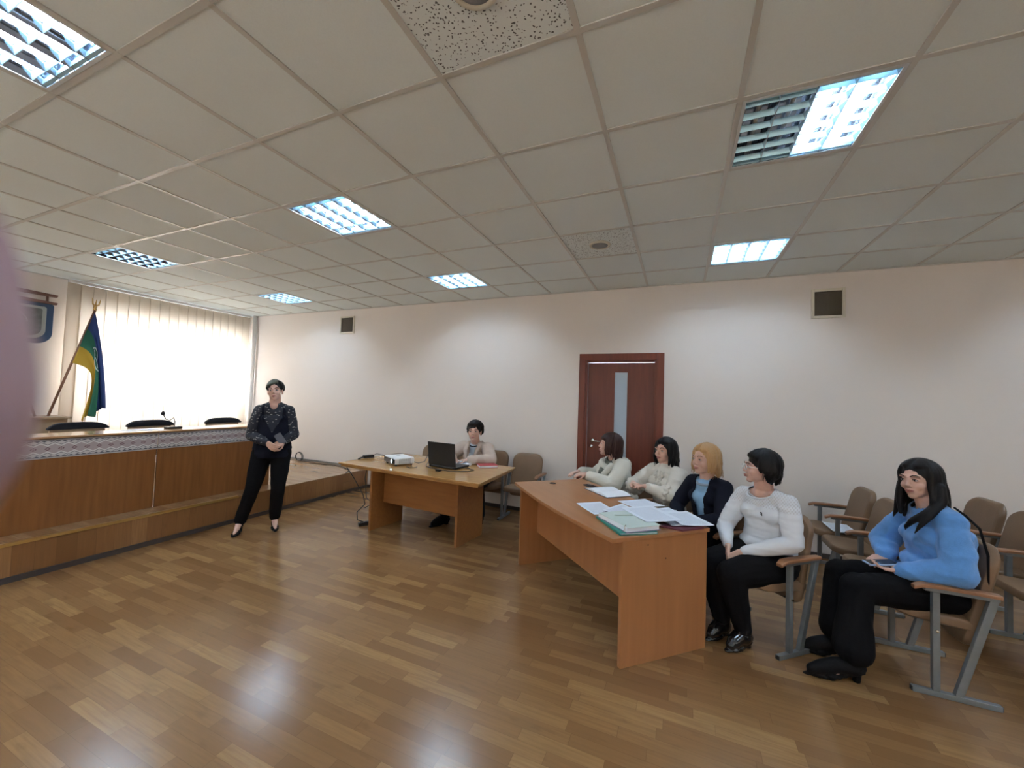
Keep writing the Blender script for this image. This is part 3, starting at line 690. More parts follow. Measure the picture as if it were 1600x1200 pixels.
ink = q.math('MULTIPLY', q.math('LESS_THAN', ln, 0.45), q.math('GREATER_THAN', tn, 0.47))
box_ = q.math('MULTIPLY', q.math('MULTIPLY', q.math('GREATER_THAN', a_, 0.12), q.math('LESS_THAN', a_, 0.88)), q.math('MULTIPLY', q.math('GREATER_THAN', b_, 0.08), q.math('LESS_THAN', b_, 0.9)))
q.L.new(q.mix(q.math('MULTIPLY', q.math('MULTIPLY', ink, box_), 0.55), (0.74, 0.79, 0.87), (0.22, 0.26, 0.36)), q.b.inputs['Base Color'])

# red book, papers on the projector table
r = empty('notebook', (-1.02, 2.635, PTZ), math.radians(-48 + 90)); tag(r, 'closed red hardcover notebook at the right end of the projector table', 'notebook')
RED = mat('red_cover', (0.42, 0.03, 0.045), 0.45)
MB().box((0, 0, 0.0145), (0.20, 0.145, 0.021)).build('pages', PAPER, r)
MB().box((0, -0.002, 0.0265), (0.212, 0.153, 0.003)).box((0, -0.002, 0.0025), (0.212, 0.153, 0.003)).box((0, 0.0745, 0.0145), (0.212, 0.003, 0.021)).build('cover', RED, r, bevel=0.001)
flatthing('paper_stack', [(-1.46, 2.53), (-1.21, 2.53), (-1.24, 2.75), (-1.49, 2.75)], PTZ + 0.0005, 0.022, PAPER, 'stack of white paper on the projector table before the operator', 'paper')
# adapter + cables on the table
r = empty('power_adapter', (-2.50, 2.36, PTZ), math.radians(70)); tag(r, 'black cable adapter at the left end of the projector table', 'adapter')
MB().box((0, 0, 0.022), (0.13, 0.05, 0.036)).build('body', BLACKP, r, bevel=0.006)
MB().tube([(0.06, 0, 0.03), (0.11, 0.0, 0.045), (0.16, -0.03, 0.03), (0.22, -0.10, 0.006), (0.27, -0.16, 0.005)], 0.004, 6).tube([(-0.06, 0, 0.02), (-0.10, -0.01, 0.012), (-0.14, -0.03, 0.006)], 0.008, 6).build('lead', CAB, r, smooth=True)
z = PTZ + 0.005
o = MB().tube([(-1.80, 2.30, z + 0.03), (-1.74, 2.33, z + 0.012), (-1.72, 2.42, z + 0.02), (-1.70, 2.46, z + 0.10), (-1.66, 2.44, z + 0.125), (-1.62, 2.36, z + 0.05), (-1.60, 2.28, z), (-1.50, 2.22, z), (-1.35, 2.17, z), (-1.25, 2.16, z), (-1.14, 2.20, z), (-1.05, 2.27, z), (-1.04, 2.36, z), (-1.12, 2.40, z), (-1.195, 2.36, z + 0.005)], 0.0038, 6).build('laptop_cable', CAB, smooth=True); tag(o, 'thin black cable looping round the laptop on the table', 'cable')
o = MB().tube([(-1.80, 2.25, z + 0.025), (-1.75, 2.22, z), (-1.70, 2.17, z), (-1.74, 2.12, z), (-1.68, 2.09, z), (-1.63, 2.14, z), (-1.66, 2.20, z)], 0.003, 6).build('thin_cable', CAB, smooth=True); tag(o, 'short thin cable curled between the projector and the laptop', 'cable')
o = MB().box((-1.33, 2.12, PTZ + 0.011), (0.055, 0.04, 0.02)).build('usb_adapter', BLACKP, bevel=0.004); tag(o, 'tiny black plug block in front of the laptop', 'adapter')
# cables hanging at the left end down to a power strip
pts = [(-2.56, 2.28, PTZ + 0.02), (-2.575, 2.24, PTZ - 0.01), (-2.50, 2.16, 0.60), (-2.40, 2.12, 0.40), (-2.28, 2.10, 0.28), (-2.16, 2.08, 0.30), (-2.10, 2.05, 0.15), (-2.06, 2.02, 0.05)]
pts = [(-2.52, 2.05, 0.62), (-2.44, 2.07, 0.52), (-2.30, 2.09, 0.33), (-2.24, 2.06, 0.24), (-2.32, 2.03, 0.15), (-2.30, 2.02, 0.07), (-2.25, 2.06, 0.045)]
o = MB().tube([(-2.50, 2.10, PTZ - 0.047)] + pts, 0.005, 6).tube([(-2.36, 2.20, PTZ - 0.047), (-2.34, 2.15, 0.5), (-2.26, 2.10, 0.30), (-2.16, 2.09, 0.25), (-2.24, 2.06, 0.2)], 0.005, 6).build('hanging_cable', CAB, smooth=True); tag(o, 'black cables hanging from the left end of the projector table', 'cable')
r = empty('power_strip', (-2.24, 2.09, 0), math.radians(60)); tag(r, 'black power strip on the floor beside the left leg of the projector table', 'power strip')
MB().box((0, 0, 0.02), (0.16, 0.055, 0.04)).build('body', BLACKP, r, bevel=0.006)
for k in range(3): MB().lathe([(0.018, 0), (0.018, 0.003), (0.0, 0.003)], (-0.05 + 0.05 * k, 0, 0.04), None, 14).build('socket', DARKP, r)

# ------------------------------------------------------------------ front table (long, bowed front edge)
FTZ = 0.722
A = Vector((-0.385, 1.925)); D = Vector((0.645, 0.862)); nrm = Vector((0.718, 0.696)); ax = (D - A).normalized(); nn_ = Vector((-ax.y, ax.x))
if nn_.x < 0: nn_ = -nn_
LEN = (D - A).length; WID = 0.71
rot = math.atan2(ax.y, ax.x)
r = empty('conference_table', (A.x, A.y, 0), rot); tag(r, 'long beech conference table with a bowed front edge, papers on top', 'table')
# local: x along A->D, y across away from the camera
bow = [(LEN * t, -0.045 * math.sin(math.pi * t) ** 1.0) for t in np.linspace(0, 1, 25)]
outl = bow + [(LEN + 0.0, WID), (0.06, WID), (0.0, WID - 0.02)]
MB().prism(outl, FTZ - 0.024, FTZ).build('tabletop', FT_TOP, r, bevel=0.002)
MB().prism([(LEN - 0.035, 0.075), (LEN - 0.008, 0.075), (LEN - 0.008, WID - 0.012), (LEN - 0.035, WID - 0.012)], 0, FTZ - 0.024).build('side_panel', FT_SIDE, r, bevel=0.0015)
MB().prism([(0.030, 0.045), (0.056, 0.045), (0.056, WID - 0.05), (0.030, WID - 0.05)], 0, FTZ - 0.024).build('side_panel', FT_SIDE, r, bevel=0.0015)
MB().prism([(0.056, 0.21), (LEN - 0.035, 0.21), (LEN - 0.035, 0.228), (0.056, 0.228)], 0.275, FTZ - 0.024).build('modesty_panel', FT_SIDE, r, bevel=0.0015)
MB().lathe([(0.03, 0), (0.03, 0.003), (0.024, 0.0035), (0.022, 0.001), (0.0, 0.001)], (0.12, 0.32, FTZ), None, 20).build('cable_grommet', BLACKP, r, smooth=True)
for xx in (0.25, 0.38): MB().lathe([(0.005, 0), (0.005, 0.001), (0.0, 0.0012)], (LEN - 0.008, xx, FTZ - 0.06 - 0.09 * (xx > 0.3)), rotmat(y=math.pi / 2), 10).build('screw_cap', mat('screw_brown', (0.10, 0.03, 0.015), 0.5), r)

z = FTZ + 0.0006
GP = 'loose papers on the conference table'
NB_ = mat('dark_purple_cover', (0.025, 0.015, 0.05), 0.4)
# open notebook in front of the nearest-to-door woman
r = empty('open_notebook', (0.43, 1.97, z), rot); tag(r, 'open white notebook at the far end of the conference table', 'notebook')
MB().box((0, 0, 0.002), (0.34, 0.24, 0.004)).build('cover', NB_, r)
for s_ in (-1, 1):
    vs = []; n = 8
    for i in range(n + 1):
        for j in range(2): vs.append((s_ * (0.002 + 0.163 * i / n), (-0.115 if j == 0 else 0.115), 0.005 + 0.016 * math.sin(math.pi * min(1, 0.12 + i / n * 0.95)) ** 0.7))
    top_ = vs; bot = [(v_[0], v_[1], 0.004) for v_ in vs]; k = len(vs)
    fs = [(2 * i, 2 * i + 2, 2 * i + 3, 2 * i + 1) for i in range(n)] + [(k + 2 * i, k + 2 * i + 1, k + 2 * i + 3, k + 2 * i + 2) for i in range(n)]
    fs += [(2 * i, k + 2 * i, k + 2 * i + 2, 2 * i + 2) for i in range(n)] + [(2 * i + 1, 2 * i + 3, k + 2 * i + 3, k + 2 * i + 1) for i in range(n)] + [(2 * n, k + 2 * n, k + 2 * n + 1, 2 * n + 1), (0, 1, k + 1, k)]
    MB().add(top_ + bot, fs).build('page_block', PAPER, r)
sheet([(0.29, 1.481), (0.465, 1.262), (0.61, 1.38), (0.44, 1.61)], z, 0.004, 'white printed sheet on the left part of the conference table', GP)
sheet([(0.50, 1.36), (0.62, 1.30), (0.705, 1.48), (0.60, 1.59)], z + 0.012, 0.004, 'second sheet overlapping the left printed sheet, lying on a dark notebook', GP)
o = flatthing('dark_notebook', [(0.50, 1.30), (0.62, 1.25), (0.71, 1.42), (0.60, 1.50)], z + 0.003, 0.009, NB_, 'dark purple notebook mostly under the sheets beside the document stack', 'notebook')
sheet([(0.553, 1.702), (0.699, 1.569), (0.886, 1.732), (0.736, 1.868)], z, 0.006, 'single white sheet in front of the woman in the cream blouse', GP)
# document stack: teal folder, papers, open file with ring clip
cx, cy = 0.69, 1.15
def stackblock(nm, w_, d_, z0, h_, dx, dy, da, material, label, cat, n=0):
    r = empty(nm, (cx + dx, cy + dy, z0), rot + da); tag(r, label, cat, 'document stack on the conference table'); return r
r = stackblock('folder', 0, 0, z, 0, -0.01, -0.01, math.radians(80), None, 'teal cardboard folder at the bottom of the document stack', 'folder')
TEAL = mat('teal_card', (0.02, 0.24, 0.20), 0.5)
MB().box((0, 0, 0.0015), (0.24, 0.33, 0.003)).box((0, 0, 0.0125), (0.24, 0.33, 0.002)).box((-0.12, 0, 0.007), (0.002, 0.33, 0.011)).build('cover', TEAL, r)
MB().box((0.004, 0, 0.0072), (0.225, 0.315, 0.008)).build('papers', PAPER, r)
r = stackblock('file_binder', 0, 0, z + 0.0142, 0, 0.0, 0.0, math.radians(88), None, 'thick open file of white papers with a ring clip, on the teal folder', 'binder')
MB().box((0, 0, 0.001), (0.235, 0.32, 0.002)).build('cover', mat('grey_purple_card', (0.25, 0.2, 0.3), 0.6), r)
MB().box((0.0, 0.0, 0.014), (0.222, 0.30, 0.024)).build('papers', PAPER, r)
MB().box((0.003, -0.003, 0.027), (0.226, 0.31, 0.0015), rotmat(z=0.03)).build('top_cover', mat('pale_green_card', (0.55, 0.64, 0.60), 0.5), r)
MB().tube([(-0.10, -0.12, 0.024), (-0.102, -0.125, 0.034), (-0.112, -0.13, 0.028), (-0.116, -0.135, 0.006)], 0.0025, 6).build('ring_clip', CHROME, r)
sheet([(0.80, 1.12), (1.00, 1.27), (0.80, 1.53), (0.62, 1.36)], z + 0.0425, 0.003, 'printed sheet lying half on top of the document file', GP)
flatthing('maroon_notebook', [(0.87, 1.22), (1.00, 1.19), (1.12, 1.31), (1.00, 1.40)], z, 0.010, mat('maroon_cover', (0.14, 0.03, 0.05), 0.45), 'maroon notebook under the papers at the right edge of the table', 'notebook')
sheet([(0.80, 1.42), (0.95, 1.22), (1.10, 1.34), (0.96, 1.60)], z + 0.012, 0.005, 'crumpled printed sheet in the middle of the right-hand papers', GP)
sheet([(1.00, 1.25), (1.18, 1.345), (1.03, 1.59), (0.86, 1.49)], z + 0.017, 0.006, 'printed sheet overhanging the right edge of the conference table', GP)
sheet([(0.78, 1.57), (0.90, 1.43), (1.03, 1.55), (0.91, 1.68)], z + 0.004, 0.005, 'small printed sheet behind the other right-hand papers', GP)
o = MB().tube([(0.06, 0, 0.003), (-0.06, 0, 0.003)], 0.003, 8).build('pen', CHROME, loc=(0.66, 1.20, z + 0.0425)); o.rotation_euler = (0, 0, 0.5); tag(o, 'slim silver pen on top of the document file', 'pen')

# ------------------------------------------------------------------ linked auditorium chairs
PITCH = 0.465
def chair_row(n, loc, rz, label, papers=None, flipped=(), group='linked auditorium chair rows'):
    """local: +y is the way the sitter faces, frames at x = 0, PITCH, 2 PITCH ..."""
    r = empty('auditorium_chair_row', loc, rz); tag(r, label, 'chair row', group)
    t = 0.027
    for k in range(n + 1):
        x = k * PITCH; m = MB()
        m.bb((x - t / 2, -0.170, 0.0), (x + t / 2, 0.170, t))
        m.bb((x - t / 2, 0.060, t), (x + t / 2, 0.090, 0.535))
        m.bb((x - t / 2, -0.165, 0.535), (x + t / 2, 0.12, 0.555))
        m.extr([(0.005, t), (-0.030, t), (-0.165, 0.548), (-0.130, 0.548)], 'x', x - t / 2 + 0.001, x + t / 2 - 0.001)
        f = m.build('side_frame', STEEL, r, bevel=0.0025)
        for yy in (-0.172, 0.172): MB().box((x, yy, t / 2), (t - 0.006, 0.004, t - 0.006)).build('end_cap', DARKP, f)
        if 0 <= k <= n:
            s = MB()
            if k < n: s.box((x + t / 2 + 0.012, 0.06, 0.335), (0.028, 0.03, 0.006))
            if k > 0: s.box((x - t / 2 - 0.012, 0.06, 0.335), (0.028, 0.03, 0.006))
            s.tube([(x - 0.022, 0.075, 0.338), (x + 0.022, 0.075, 0.338)], 0.007, 8)
            s.build('hinge_bolt', CHROME, f)
        a = MB(); pf = []
        for yy, zz, ww in ((0.165, 0.555, 0.018), (0.13, 0.572, 0.025), (0.05, 0.576, 0.026), (-0.10, 0.573, 0.024), (-0.172, 0.570, 0.020)): pf.append((yy, zz, ww))
        vs = []
        for yy, zz, ww in pf: vs += [(x - ww, yy, zz - 0.020), (x + ww, yy, zz - 0.020), (x + ww, yy, zz - 0.003), (x + ww * 0.7, yy, zz), (x - ww * 0.7, yy, zz), (x - ww, yy, zz - 0.003)]
        fs = [tuple(range(6))[::-1], tuple(range(24, 30))]
        for i in range(4):
            for j in range(6): fs.append((i * 6 + j, i * 6 + (j + 1) % 6, (i + 1) * 6 + (j + 1) % 6, (i + 1) * 6 + j))
        a.add(vs, fs); a.build('armrest', ARMW, r, bevel=0.003)
    for k in range(n):
        xc = (k + 0.5) * PITCH; hw = 0.198
        def pad(w0, w1, L, th, rad, bulge):     # rounded pad in its own plane: x across, y along, z thick
            pts = []
            for cx_, cy_, a0 in ((w1 - rad, L - rad, 0), (-w1 + rad, L - rad, 90)):
                for i in range(8): an = math.radians(a0 + i * 90 / 7); pts.append((cx_ + rad * math.cos(an), cy_ + rad * math.sin(an)))
            rb = rad * 0.5
            for cx_, cy_, a0 in ((-w0 + rb, rb, 180), (w0 - rb, rb, 270)):
                for i in range(6): an = math.radians(a0 + i * 90 / 5); pts.append((cx_ + rb * math.cos(an), cy_ + rb * math.sin(an)))
            return pts
        # backrest
        pts = pad(hw, hw, 0.53, 0.04, 0.10, 0); m = MB(); nP = len(pts); rows = [(1.0, 0.0), (1.0, 0.020), (0.97, 0.036), (0.86, 0.046)]
        rows = [(0.94, -0.012)] + rows
        vs = []
        for sc_, dz in rows:
            for p in pts: 
                q_ = (p[0] * sc_, (p[1] - 0.26) * sc_ + 0.26); bend = 0.35 * (q_[0] ** 2)
                vs.append((xc + q_[0], -0.082 - 0.125 * (q_[1] / 0.53) + dz + bend - 0.012, 0.262 + q_[1] * 0.985))
        fs = [tuple(range(nP)), tuple(reversed(range((len(rows) - 1) * nP, len(rows) * nP)))]
        for i in range(len(rows) - 1):
            for j in range(nP): fs.append((i * nP + j, (i + 1) * nP + j, (i + 1) * nP + (j + 1) % nP, i * nP + (j + 1) % nP))
        m.add(vs, fs); m.build('backrest', LEATH, r, bevel=0.004)
        pts = pad(hw, hw - 0.01, 0.37, 0.05, 0.09, 0); m = MB(); nP = len(pts); vs = []
        if k in flipped:
            Rf = rotmat(x=math.radians(52))
        rows = [(0.9, -0.012), (1.0, 0.0), (1.0, 0.030), (0.96, 0.044), (0.82, 0.052)]
        for sc_, dz in rows:
            for p in pts:
                q_ = Vector((p[0] * sc_, (p[1] - 0.18) * sc_ + 0.18, dz))
                if k in flipped: q_ = Rf @ q_
                else: q_.z += 0.05 * q_.y / 0.37 * 0.5
                vs.append((xc + q_.x, -0.165 + q_.y + 0.015, 0.348 + q_.z))
        fs = [tuple(reversed(range(nP))), tuple(range((len(rows) - 1) * nP, len(rows) * nP))]
        for i in range(len(rows) - 1):
            for j in range(nP): fs.append((i * nP + j, i * nP + (j + 1) % nP, (i + 1) * nP + (j + 1) % nP, (i + 1) * nP + j))
        m.add(vs, fs); m.build('seat', LEATH, r, bevel=0.004)
    return r
ROWA = chair_row(4, (1.650, 1.530, 0), math.radians(132.2), 'row of linked brown chairs behind the conference table, with four seated women')
ROWB = chair_row(4, (2.303, 1.451, 0), math.radians(90), 'row of linked brown chairs where the woman in blue sits, standing free of the wall')
ROWC = chair_row(4, (3.095, 1.480, 0), math.radians(90), 'empty row of linked brown chairs at the right edge of the picture', flipped=(0,))
ROWD = chair_row(4, (-0.550, 3.135, 0), math.radians(180), 'row of linked brown chairs against the back wall behind the projector table')
o = sheet([(2.20, 2.86), (2.37, 2.86), (2.40, 3.15), (2.20, 3.15)], 0.426, 0.004, 'white papers left on the empty chair seat near the back wall', 'papers on a chair')

# ------------------------------------------------------------------ people
def V(*a): return Vector(a)
def lerp(a, b, t): return a + (b - a) * t
def frame(fwd, up=(0, 0, 1)):
    y = Vector(fwd).normalized(); x = y.cross(Vector(up)).normalized(); z = x.cross(y)
    R = Matrix((x, y, z)).transposed(); return R      # columns = x right, y forward, z up
def head_rot(yaw, pitch=0, roll=0):
    return (Matrix.Rotation(math.radians(yaw), 3, 'Z') @ Matrix.Rotation(math.radians(pitch), 3, 'X') @ Matrix.Rotation(math.radians(roll), 3, 'Y'))
def add_head(m, c, R, k=1.0, chin=1.0):
    def P(x, y, z): return c + R @ (V(x, y, z) * k)
    def E_(p, r, n=16): m.ell(P(*p), tuple(a * k for a in r), R, n, 12)
    E_((0, -0.018, 0.032), (0.071, 0.088, 0.076), 22)
    E_((0, 0.022, -0.012), (0.060, 0.064, 0.080), 22)
    E_((0, 0.030, -0.055), (0.050 * chin, 0.050, 0.045))
    E_((0, 0.058, -0.088), (0.024 * chin, 0.022, 0.019)); E_((0, 0.045, -0.072), (0.036 * chin, 0.032, 0.022))
    for s in (-1, 1):
        E_((s * 0.034, 0.052, -0.030), (0.024, 0.026, 0.026)); E_((s * 0.037 * chin, 0.014, -0.062), (0.014, 0.036, 0.022))
        E_((s * 0.0715, -0.008, -0.012), (0.008, 0.017, 0.029)); E_((s * 0.070, -0.004, -0.034), (0.008, 0.008, 0.012))
        m.tube([P(s * 0.012, 0.084, 0.027), P(s * 0.032, 0.080, 0.031), P(s * 0.052, 0.064, 0.024)], [0.008 * k, 0.0085 * k, 0.007 * k], 8)
        E_((s * 0.0105, 0.088, -0.031), (0.0065, 0.008, 0.0062), 10)
        E_((s * 0.031, 0.070, 0.004), (0.0135, 0.012, 0.0100), 12)
    m.chain([P(0, 0.080, 0.018), P(0, 0.089, -0.006), P(0, 0.099, -0.024)], [0.0075 * k, 0.0078 * k, 0.0092 * k], 10)
    m.chain([P(-0.016, 0.080, -0.053), P(0, 0.087, -0.052), P(0.016, 0.080, -0.053)], [0.006 * k, 0.0085 * k, 0.006 * k], 8)
    m.chain([P(-0.013, 0.079, -0.062), P(0, 0.085, -0.063), P(0.013, 0.079, -0.062)], [0.006 * k, 0.0085 * k, 0.006 * k], 8)
def add_face_parts(parent, c, R, k=1.07, brow=(0.05, 0.03, 0.02), glasses=False, look=0.0):
    def P(x, y, z): return c + R @ (V(x, y, z) * k)
    bm_ = mat('brow_%d' % int(brow[0] * 1000), brow, 0.8)
    for s in (-1, 1):
        e = MB().ell(P(s * 0.031, 0.0765, 0.004), (0.0115 * k, 0.0075 * k, 0.0062 * k), R, 14, 9).build('eye', EYEW, parent, smooth=True)
        MB().ell(P(s * 0.031 + look, 0.0815, 0.004), (0.0052 * k, 0.003 * k, 0.0055 * k), R, 12, 8).build('iris', IRIS, e, smooth=True)
        MB().tube([P(s * 0.018, 0.0805, 0.006), P(s * 0.025, 0.0845, 0.0105), P(s * 0.034, 0.0835, 0.0110), P(s * 0.044, 0.075, 0.006)], [0.0010 * k, 0.0018 * k, 0.0020 * k, 0.0010 * k], 6).build('eyelashes', bm_, e, smooth=True)
        MB().tube([P(s * 0.015, 0.0905, 0.026), P(s * 0.028, 0.0885, 0.033), P(s * 0.040, 0.0815, 0.033), P(s * 0.050, 0.0715, 0.028)], [0.0022 * k, 0.0030 * k, 0.0028 * k, 0.0012 * k], 6).build('eyebrow', bm_, parent, smooth=True)
    lp = MB().tube([P(-0.021, 0.082, -0.0565), P(-0.008, 0.0945, -0.0525), P(0, 0.0945, -0.0545), P(0.008, 0.0945, -0.0525), P(0.021, 0.082, -0.0565)], [0.0012 * k, 0.0035 * k, 0.0035 * k, 0.0035 * k, 0.0012 * k], 8)
    lp.tube([P(-0.019, 0.082, -0.0585), P(-0.007, 0.092, -0.0635), P(0.007, 0.092, -0.0635), P(0.019, 0.082, -0.0585)], [0.0012 * k, 0.0040 * k, 0.0040 * k, 0.0012 * k], 8)
    lp.build('lips', LIP, parent, smooth=True)
    if glasses:
        g = MB()
        for s in (-1, 1):
            pts = [P(s * 0.033 + 0.023 * math.cos(a), 0.098, 0.001 + 0.0165 * math.sin(a)) for a in np.linspace(0, 2 * math.pi, 17)]
            g.tube(pts, 0.0022 * k, 6)
            g.tube([P(s * 0.056, 0.097, 0.008), P(s * 0.066, 0.085, 0.008), P(s * 0.078, 0.0, 0.006), P(s * 0.076, -0.018, -0.006)], 0.0026 * k, 6)
        g.tube([P(-0.010, 0.099, 0.006), P(0, 0.103, 0.009), P(0.010, 0.099, 0.006)], 0.002 * k, 6)
        o = g.build('glasses', mat('white_glasses', (0.75, 0.72, 0.68), 0.25), parent, smooth=True)
def add_hand(m, wrist, d, palm, side=1, curl=0.4, k=1.0, spread=1.0, curls=None):
    """d: direction of the fingers, palm: direction the palm faces, side: +1 if the thumb is on the +x side of frame(d, -palm)"""
    d = Vector(d).normalized(); pn = Vector(palm); pn = (pn - d * pn.dot(d)).normalized(); x = d.cross(-pn).normalized() * side
    W_ = Vector(wrist)
    kn = []
    for i, off in enumerate((0.030, 0.010, -0.010, -0.028)):
        base = W_ + d * (0.080 - 0.004 * abs(i - 1)) * k + x * off * k
        m.chain([W_ + d * 0.012 * k + x * off * 0.55 * k, base], [0.0145 * k, 0.0115 * k], 10)
        kn.append(base)
    lens = (0.066, 0.074, 0.069, 0.054)
    for i, b in enumerate(kn):
        cu = curls[i] if curls else curl
        p = b; pts = [p]; a = cu * 0.7
        for j, fr in enumerate((0.45, 0.31, 0.24)):
            dd = (d * math.cos(a) + pn * math.sin(a) + x * 0.06 * (1.5 - i) * spread * (1 - min(1, cu))).normalized()
            p = p + dd * lens[i] * fr * k; pts.append(p); a += cu * 0.95
        m.chain(pts, [0.0088 * k, 0.0080 * k, 0.0074 * k, 0.0062 * k], 8)
    tb = W_ + d * 0.022 * k + x * 0.026 * k + pn * 0.006 * k
    t1 = tb + (d * 0.6 + x * 0.55 + pn * 0.35).normalized() * 0.036 * k
    t2 = t1 + (d * 0.85 + x * 0.15 + pn * 0.35).normalized() * 0.028 * k
    m.chain([W_ + d * 0.012 * k + x * 0.010 * k, tb, t1, t2, t2 + (d * 0.95 + pn * 0.2).normalized() * 0.020 * k], [0.013 * k, 0.0135 * k, 0.0105 * k, 0.0092 * k, 0.0068 * k], 8)

def torso_rings(m, J, k, grow=0.0, z_lo=None, chest=0.10, hip=0.0, belly=0.0, front=0.0, bust=0.0):
    """pelvis -> waist -> chest -> neck base as overlapping ellipsoids oriented by the spine"""
    pe, ch, ne = J['pelvis'], J['chest'], J['neck']; shv = (J['shR'] - J['shL']); shv.z *= 0.3; hv = (J['hipR'] - J['hipL'])
    for t in np.linspace(0, 1, 9):
        p = (pe * (1 - t) ** 2 + (lerp(pe, ch, 0.5) + V(0, -0.0, 0)) * 2 * t * (1 - t) + ch * t * t)
        xv = lerp(hv, shv, t).normalized(); up = (lerp((ch - pe).normalized(), (ne - ch).normalized(), t * 0.5)).normalized(); fw = up.cross(xv).normalized()
        R = Matrix((xv, fw, up)).transposed()
        wx = np.interp(t, [0, 0.3, 0.6, 1], [0.160 + hip, 0.138 + hip * 0.6 + belly * 0.4, 0.130 + belly * 0.3, 0.138]) * k
        dy = np.interp(t, [0, 0.3, 0.6, 1], [0.112, 0.098 + belly * 0.5, 0.092 + belly * 0.3, chest]) * k
        m.ell(p + fw * (front + belly * 0.3 * (1 - abs(2 * t - 0.8))), (wx + grow, dy + grow, 0.075 * k + grow * 0.5), R, 18, 12)
        last = (R, fw)
    R, fw = last
    m.ell(lerp(ch, ne, 0.45), (0.112 * k + grow, 0.070 * k + grow, 0.075 * k + grow * 0.5), R, 16, 10)
    for s, sh in ((1, J['shR']), (-1, J['shL'])):
        m.chain([ne - V(0, 0, 0.014), lerp(ne, sh, 0.55) - V(0, 0, 0.010), sh], [0.044 * k + grow, 0.040 * k + grow, 0.042 * k + grow], 12)
        if bust: m.ell(lerp(ch, lerp(ch, ne, 0.5), 0.2) + R @ V(s * 0.068, 0.062 + grow * 0.8, 0.0) * k, (0.062 * k * bust, 0.058 * k * bust, 0.060 * k * bust), R, 14, 10)
    return R
def arm(m, J, s, r, k=1.0, t1=1.0, cuff=None):
    sh, el, wr = J['sh' + s], J['el' + s], J['wr' + s]
    e = lerp(el, wr, t1)
    m.chain([sh, lerp(sh, el, 0.5), el], [r[0] * k, r[1] * k, r[2] * k], 14)
    m.chain([el, lerp(el, e, 0.4), e], [r[2] * k, r[3] * k, (r[4] if cuff is None else cuff) * k], 14)
def leg(m, J, s, r, k=1.0, end=1.0):
    h, kn, an = J['hip' + s], J['kn' + s], J['an' + s]
    m.chain([h, lerp(h, kn, 0.5), kn], [r[0] * k, r[1] * k, r[2] * k], 16)
    e = lerp(kn, an, end)
    m.chain([kn, lerp(kn, e, 0.35), e], [r[2] * k, r[3] * k, r[4] * k], 16)
def make_body(J, R, k=1.0, hands=None, voxel=0.0042, skin=SKIN, parent=None, chin=1.0, hk=1.07):
    m = MB()
    torso_rings(m, J, k * 0.93)
    m.chain([J['neck'] - V(0, 0, 0.03), J['neck'], J['head'] + R @ V(0, -0.022, -0.055)], [0.064 * k, 0.057 * k, 0.052 * k], 14)
    add_head(m, J['head'], R, hk, chin)
    for s in 'RL':
        arm(m, J, s, (0.046, 0.040, 0.034, 0.033, 0.0215), k); leg(m, J, s, (0.085, 0.070, 0.052, 0.048, 0.032), k)
        an, to = J['an' + s], J['to' + s]
        m.chain([an, lerp(an, to, 0.5) + V(0, 0, -0.01), to + V(0, 0, 0.005)], [0.032 * k, 0.026 * k, 0.013 * k], 12)
    for hh in hands or []: add_hand(m, *hh[0], **hh[1])
    return organic(m, 'body', skin, parent, voxel, 3)
def hair_clumps(m, c, R, k, az, drop, rad=0.016, flare=0.0, fr=0.0, top=1.03, a0=8, a1=96, seed=1, seg=7, wave=0.0, into=0.0):
    """clumps that start at the crown, follow the scalp and fall by `drop` below ear height"""
    rnd = random.Random(seed)
    for i, th in enumerate(az):
        t = math.radians(th); dr = drop(th) if callable(drop) else drop; dr *= rnd.uniform(0.88, 1.12)
        pts = []; rs = []
        for j in range(seg + 1):
            al = math.radians(a0 + (a1 - a0) * j / seg)
            x = 0.077 * math.sin(al) * math.sin(t); y = 0.093 * math.sin(al) * math.cos(t); z_ = 0.082 * math.cos(al)
            pts.append(V(x, y - 0.018, z_ + 0.032) * top); rs.append(rad * (0.75 + 0.35 * j / seg))
        n = max(2, int(dr / 0.035)) if dr > 0.02 else 0
        px, py = pts[-1].x, pts[-1].y; z0 = pts[-1].z; ph = rnd.random() * 6
        for j in range(1, n + 1):
            u = j / n
            sc = 1 + flare * u - into * u * u
            pts.append(V(px * sc + wave * math.sin(ph + u * 7) , (py + 0.018) * sc - 0.018 + fr * u * max(0, math.cos(t) + 0.6) + wave * math.cos(ph + u * 6), z0 - dr * u + 0.0))
            rs.append(rad * (1.1 - 0.55 * u ** 3 + rnd.uniform(-0.08, 0.08)))
        m.chain([c + R @ (p * k) for p in pts], [r_ * k for r_ in rs], 8)
def scalp(m, c, R, k, back=-0.022, grow=0.0, front_cut=0.0):
    m.ell(c + R @ (V(0, back - 0.004, 0.040) * k), ((0.079 + grow) * k, (0.088 + grow) * k, (0.077 + grow) * k), R, 22, 14)
def hair_mat(name, c, c2, rough=0.45):
    m = mat(name, c, rough, spec=0.22)
    q = NB(m); v, x, y, z = q.coord()
    n = q.noise(q.comb(q.math('MULTIPLY', x, 260.0), q.math('MULTIPLY', y, 260.0), q.math('MULTIPLY', z, 14.0)), 1.0, 3)
    q.L.new(q.mix(n, c, c2), q.b.inputs['Base Color']); q.bump(n, 0.6, 0.003); return m
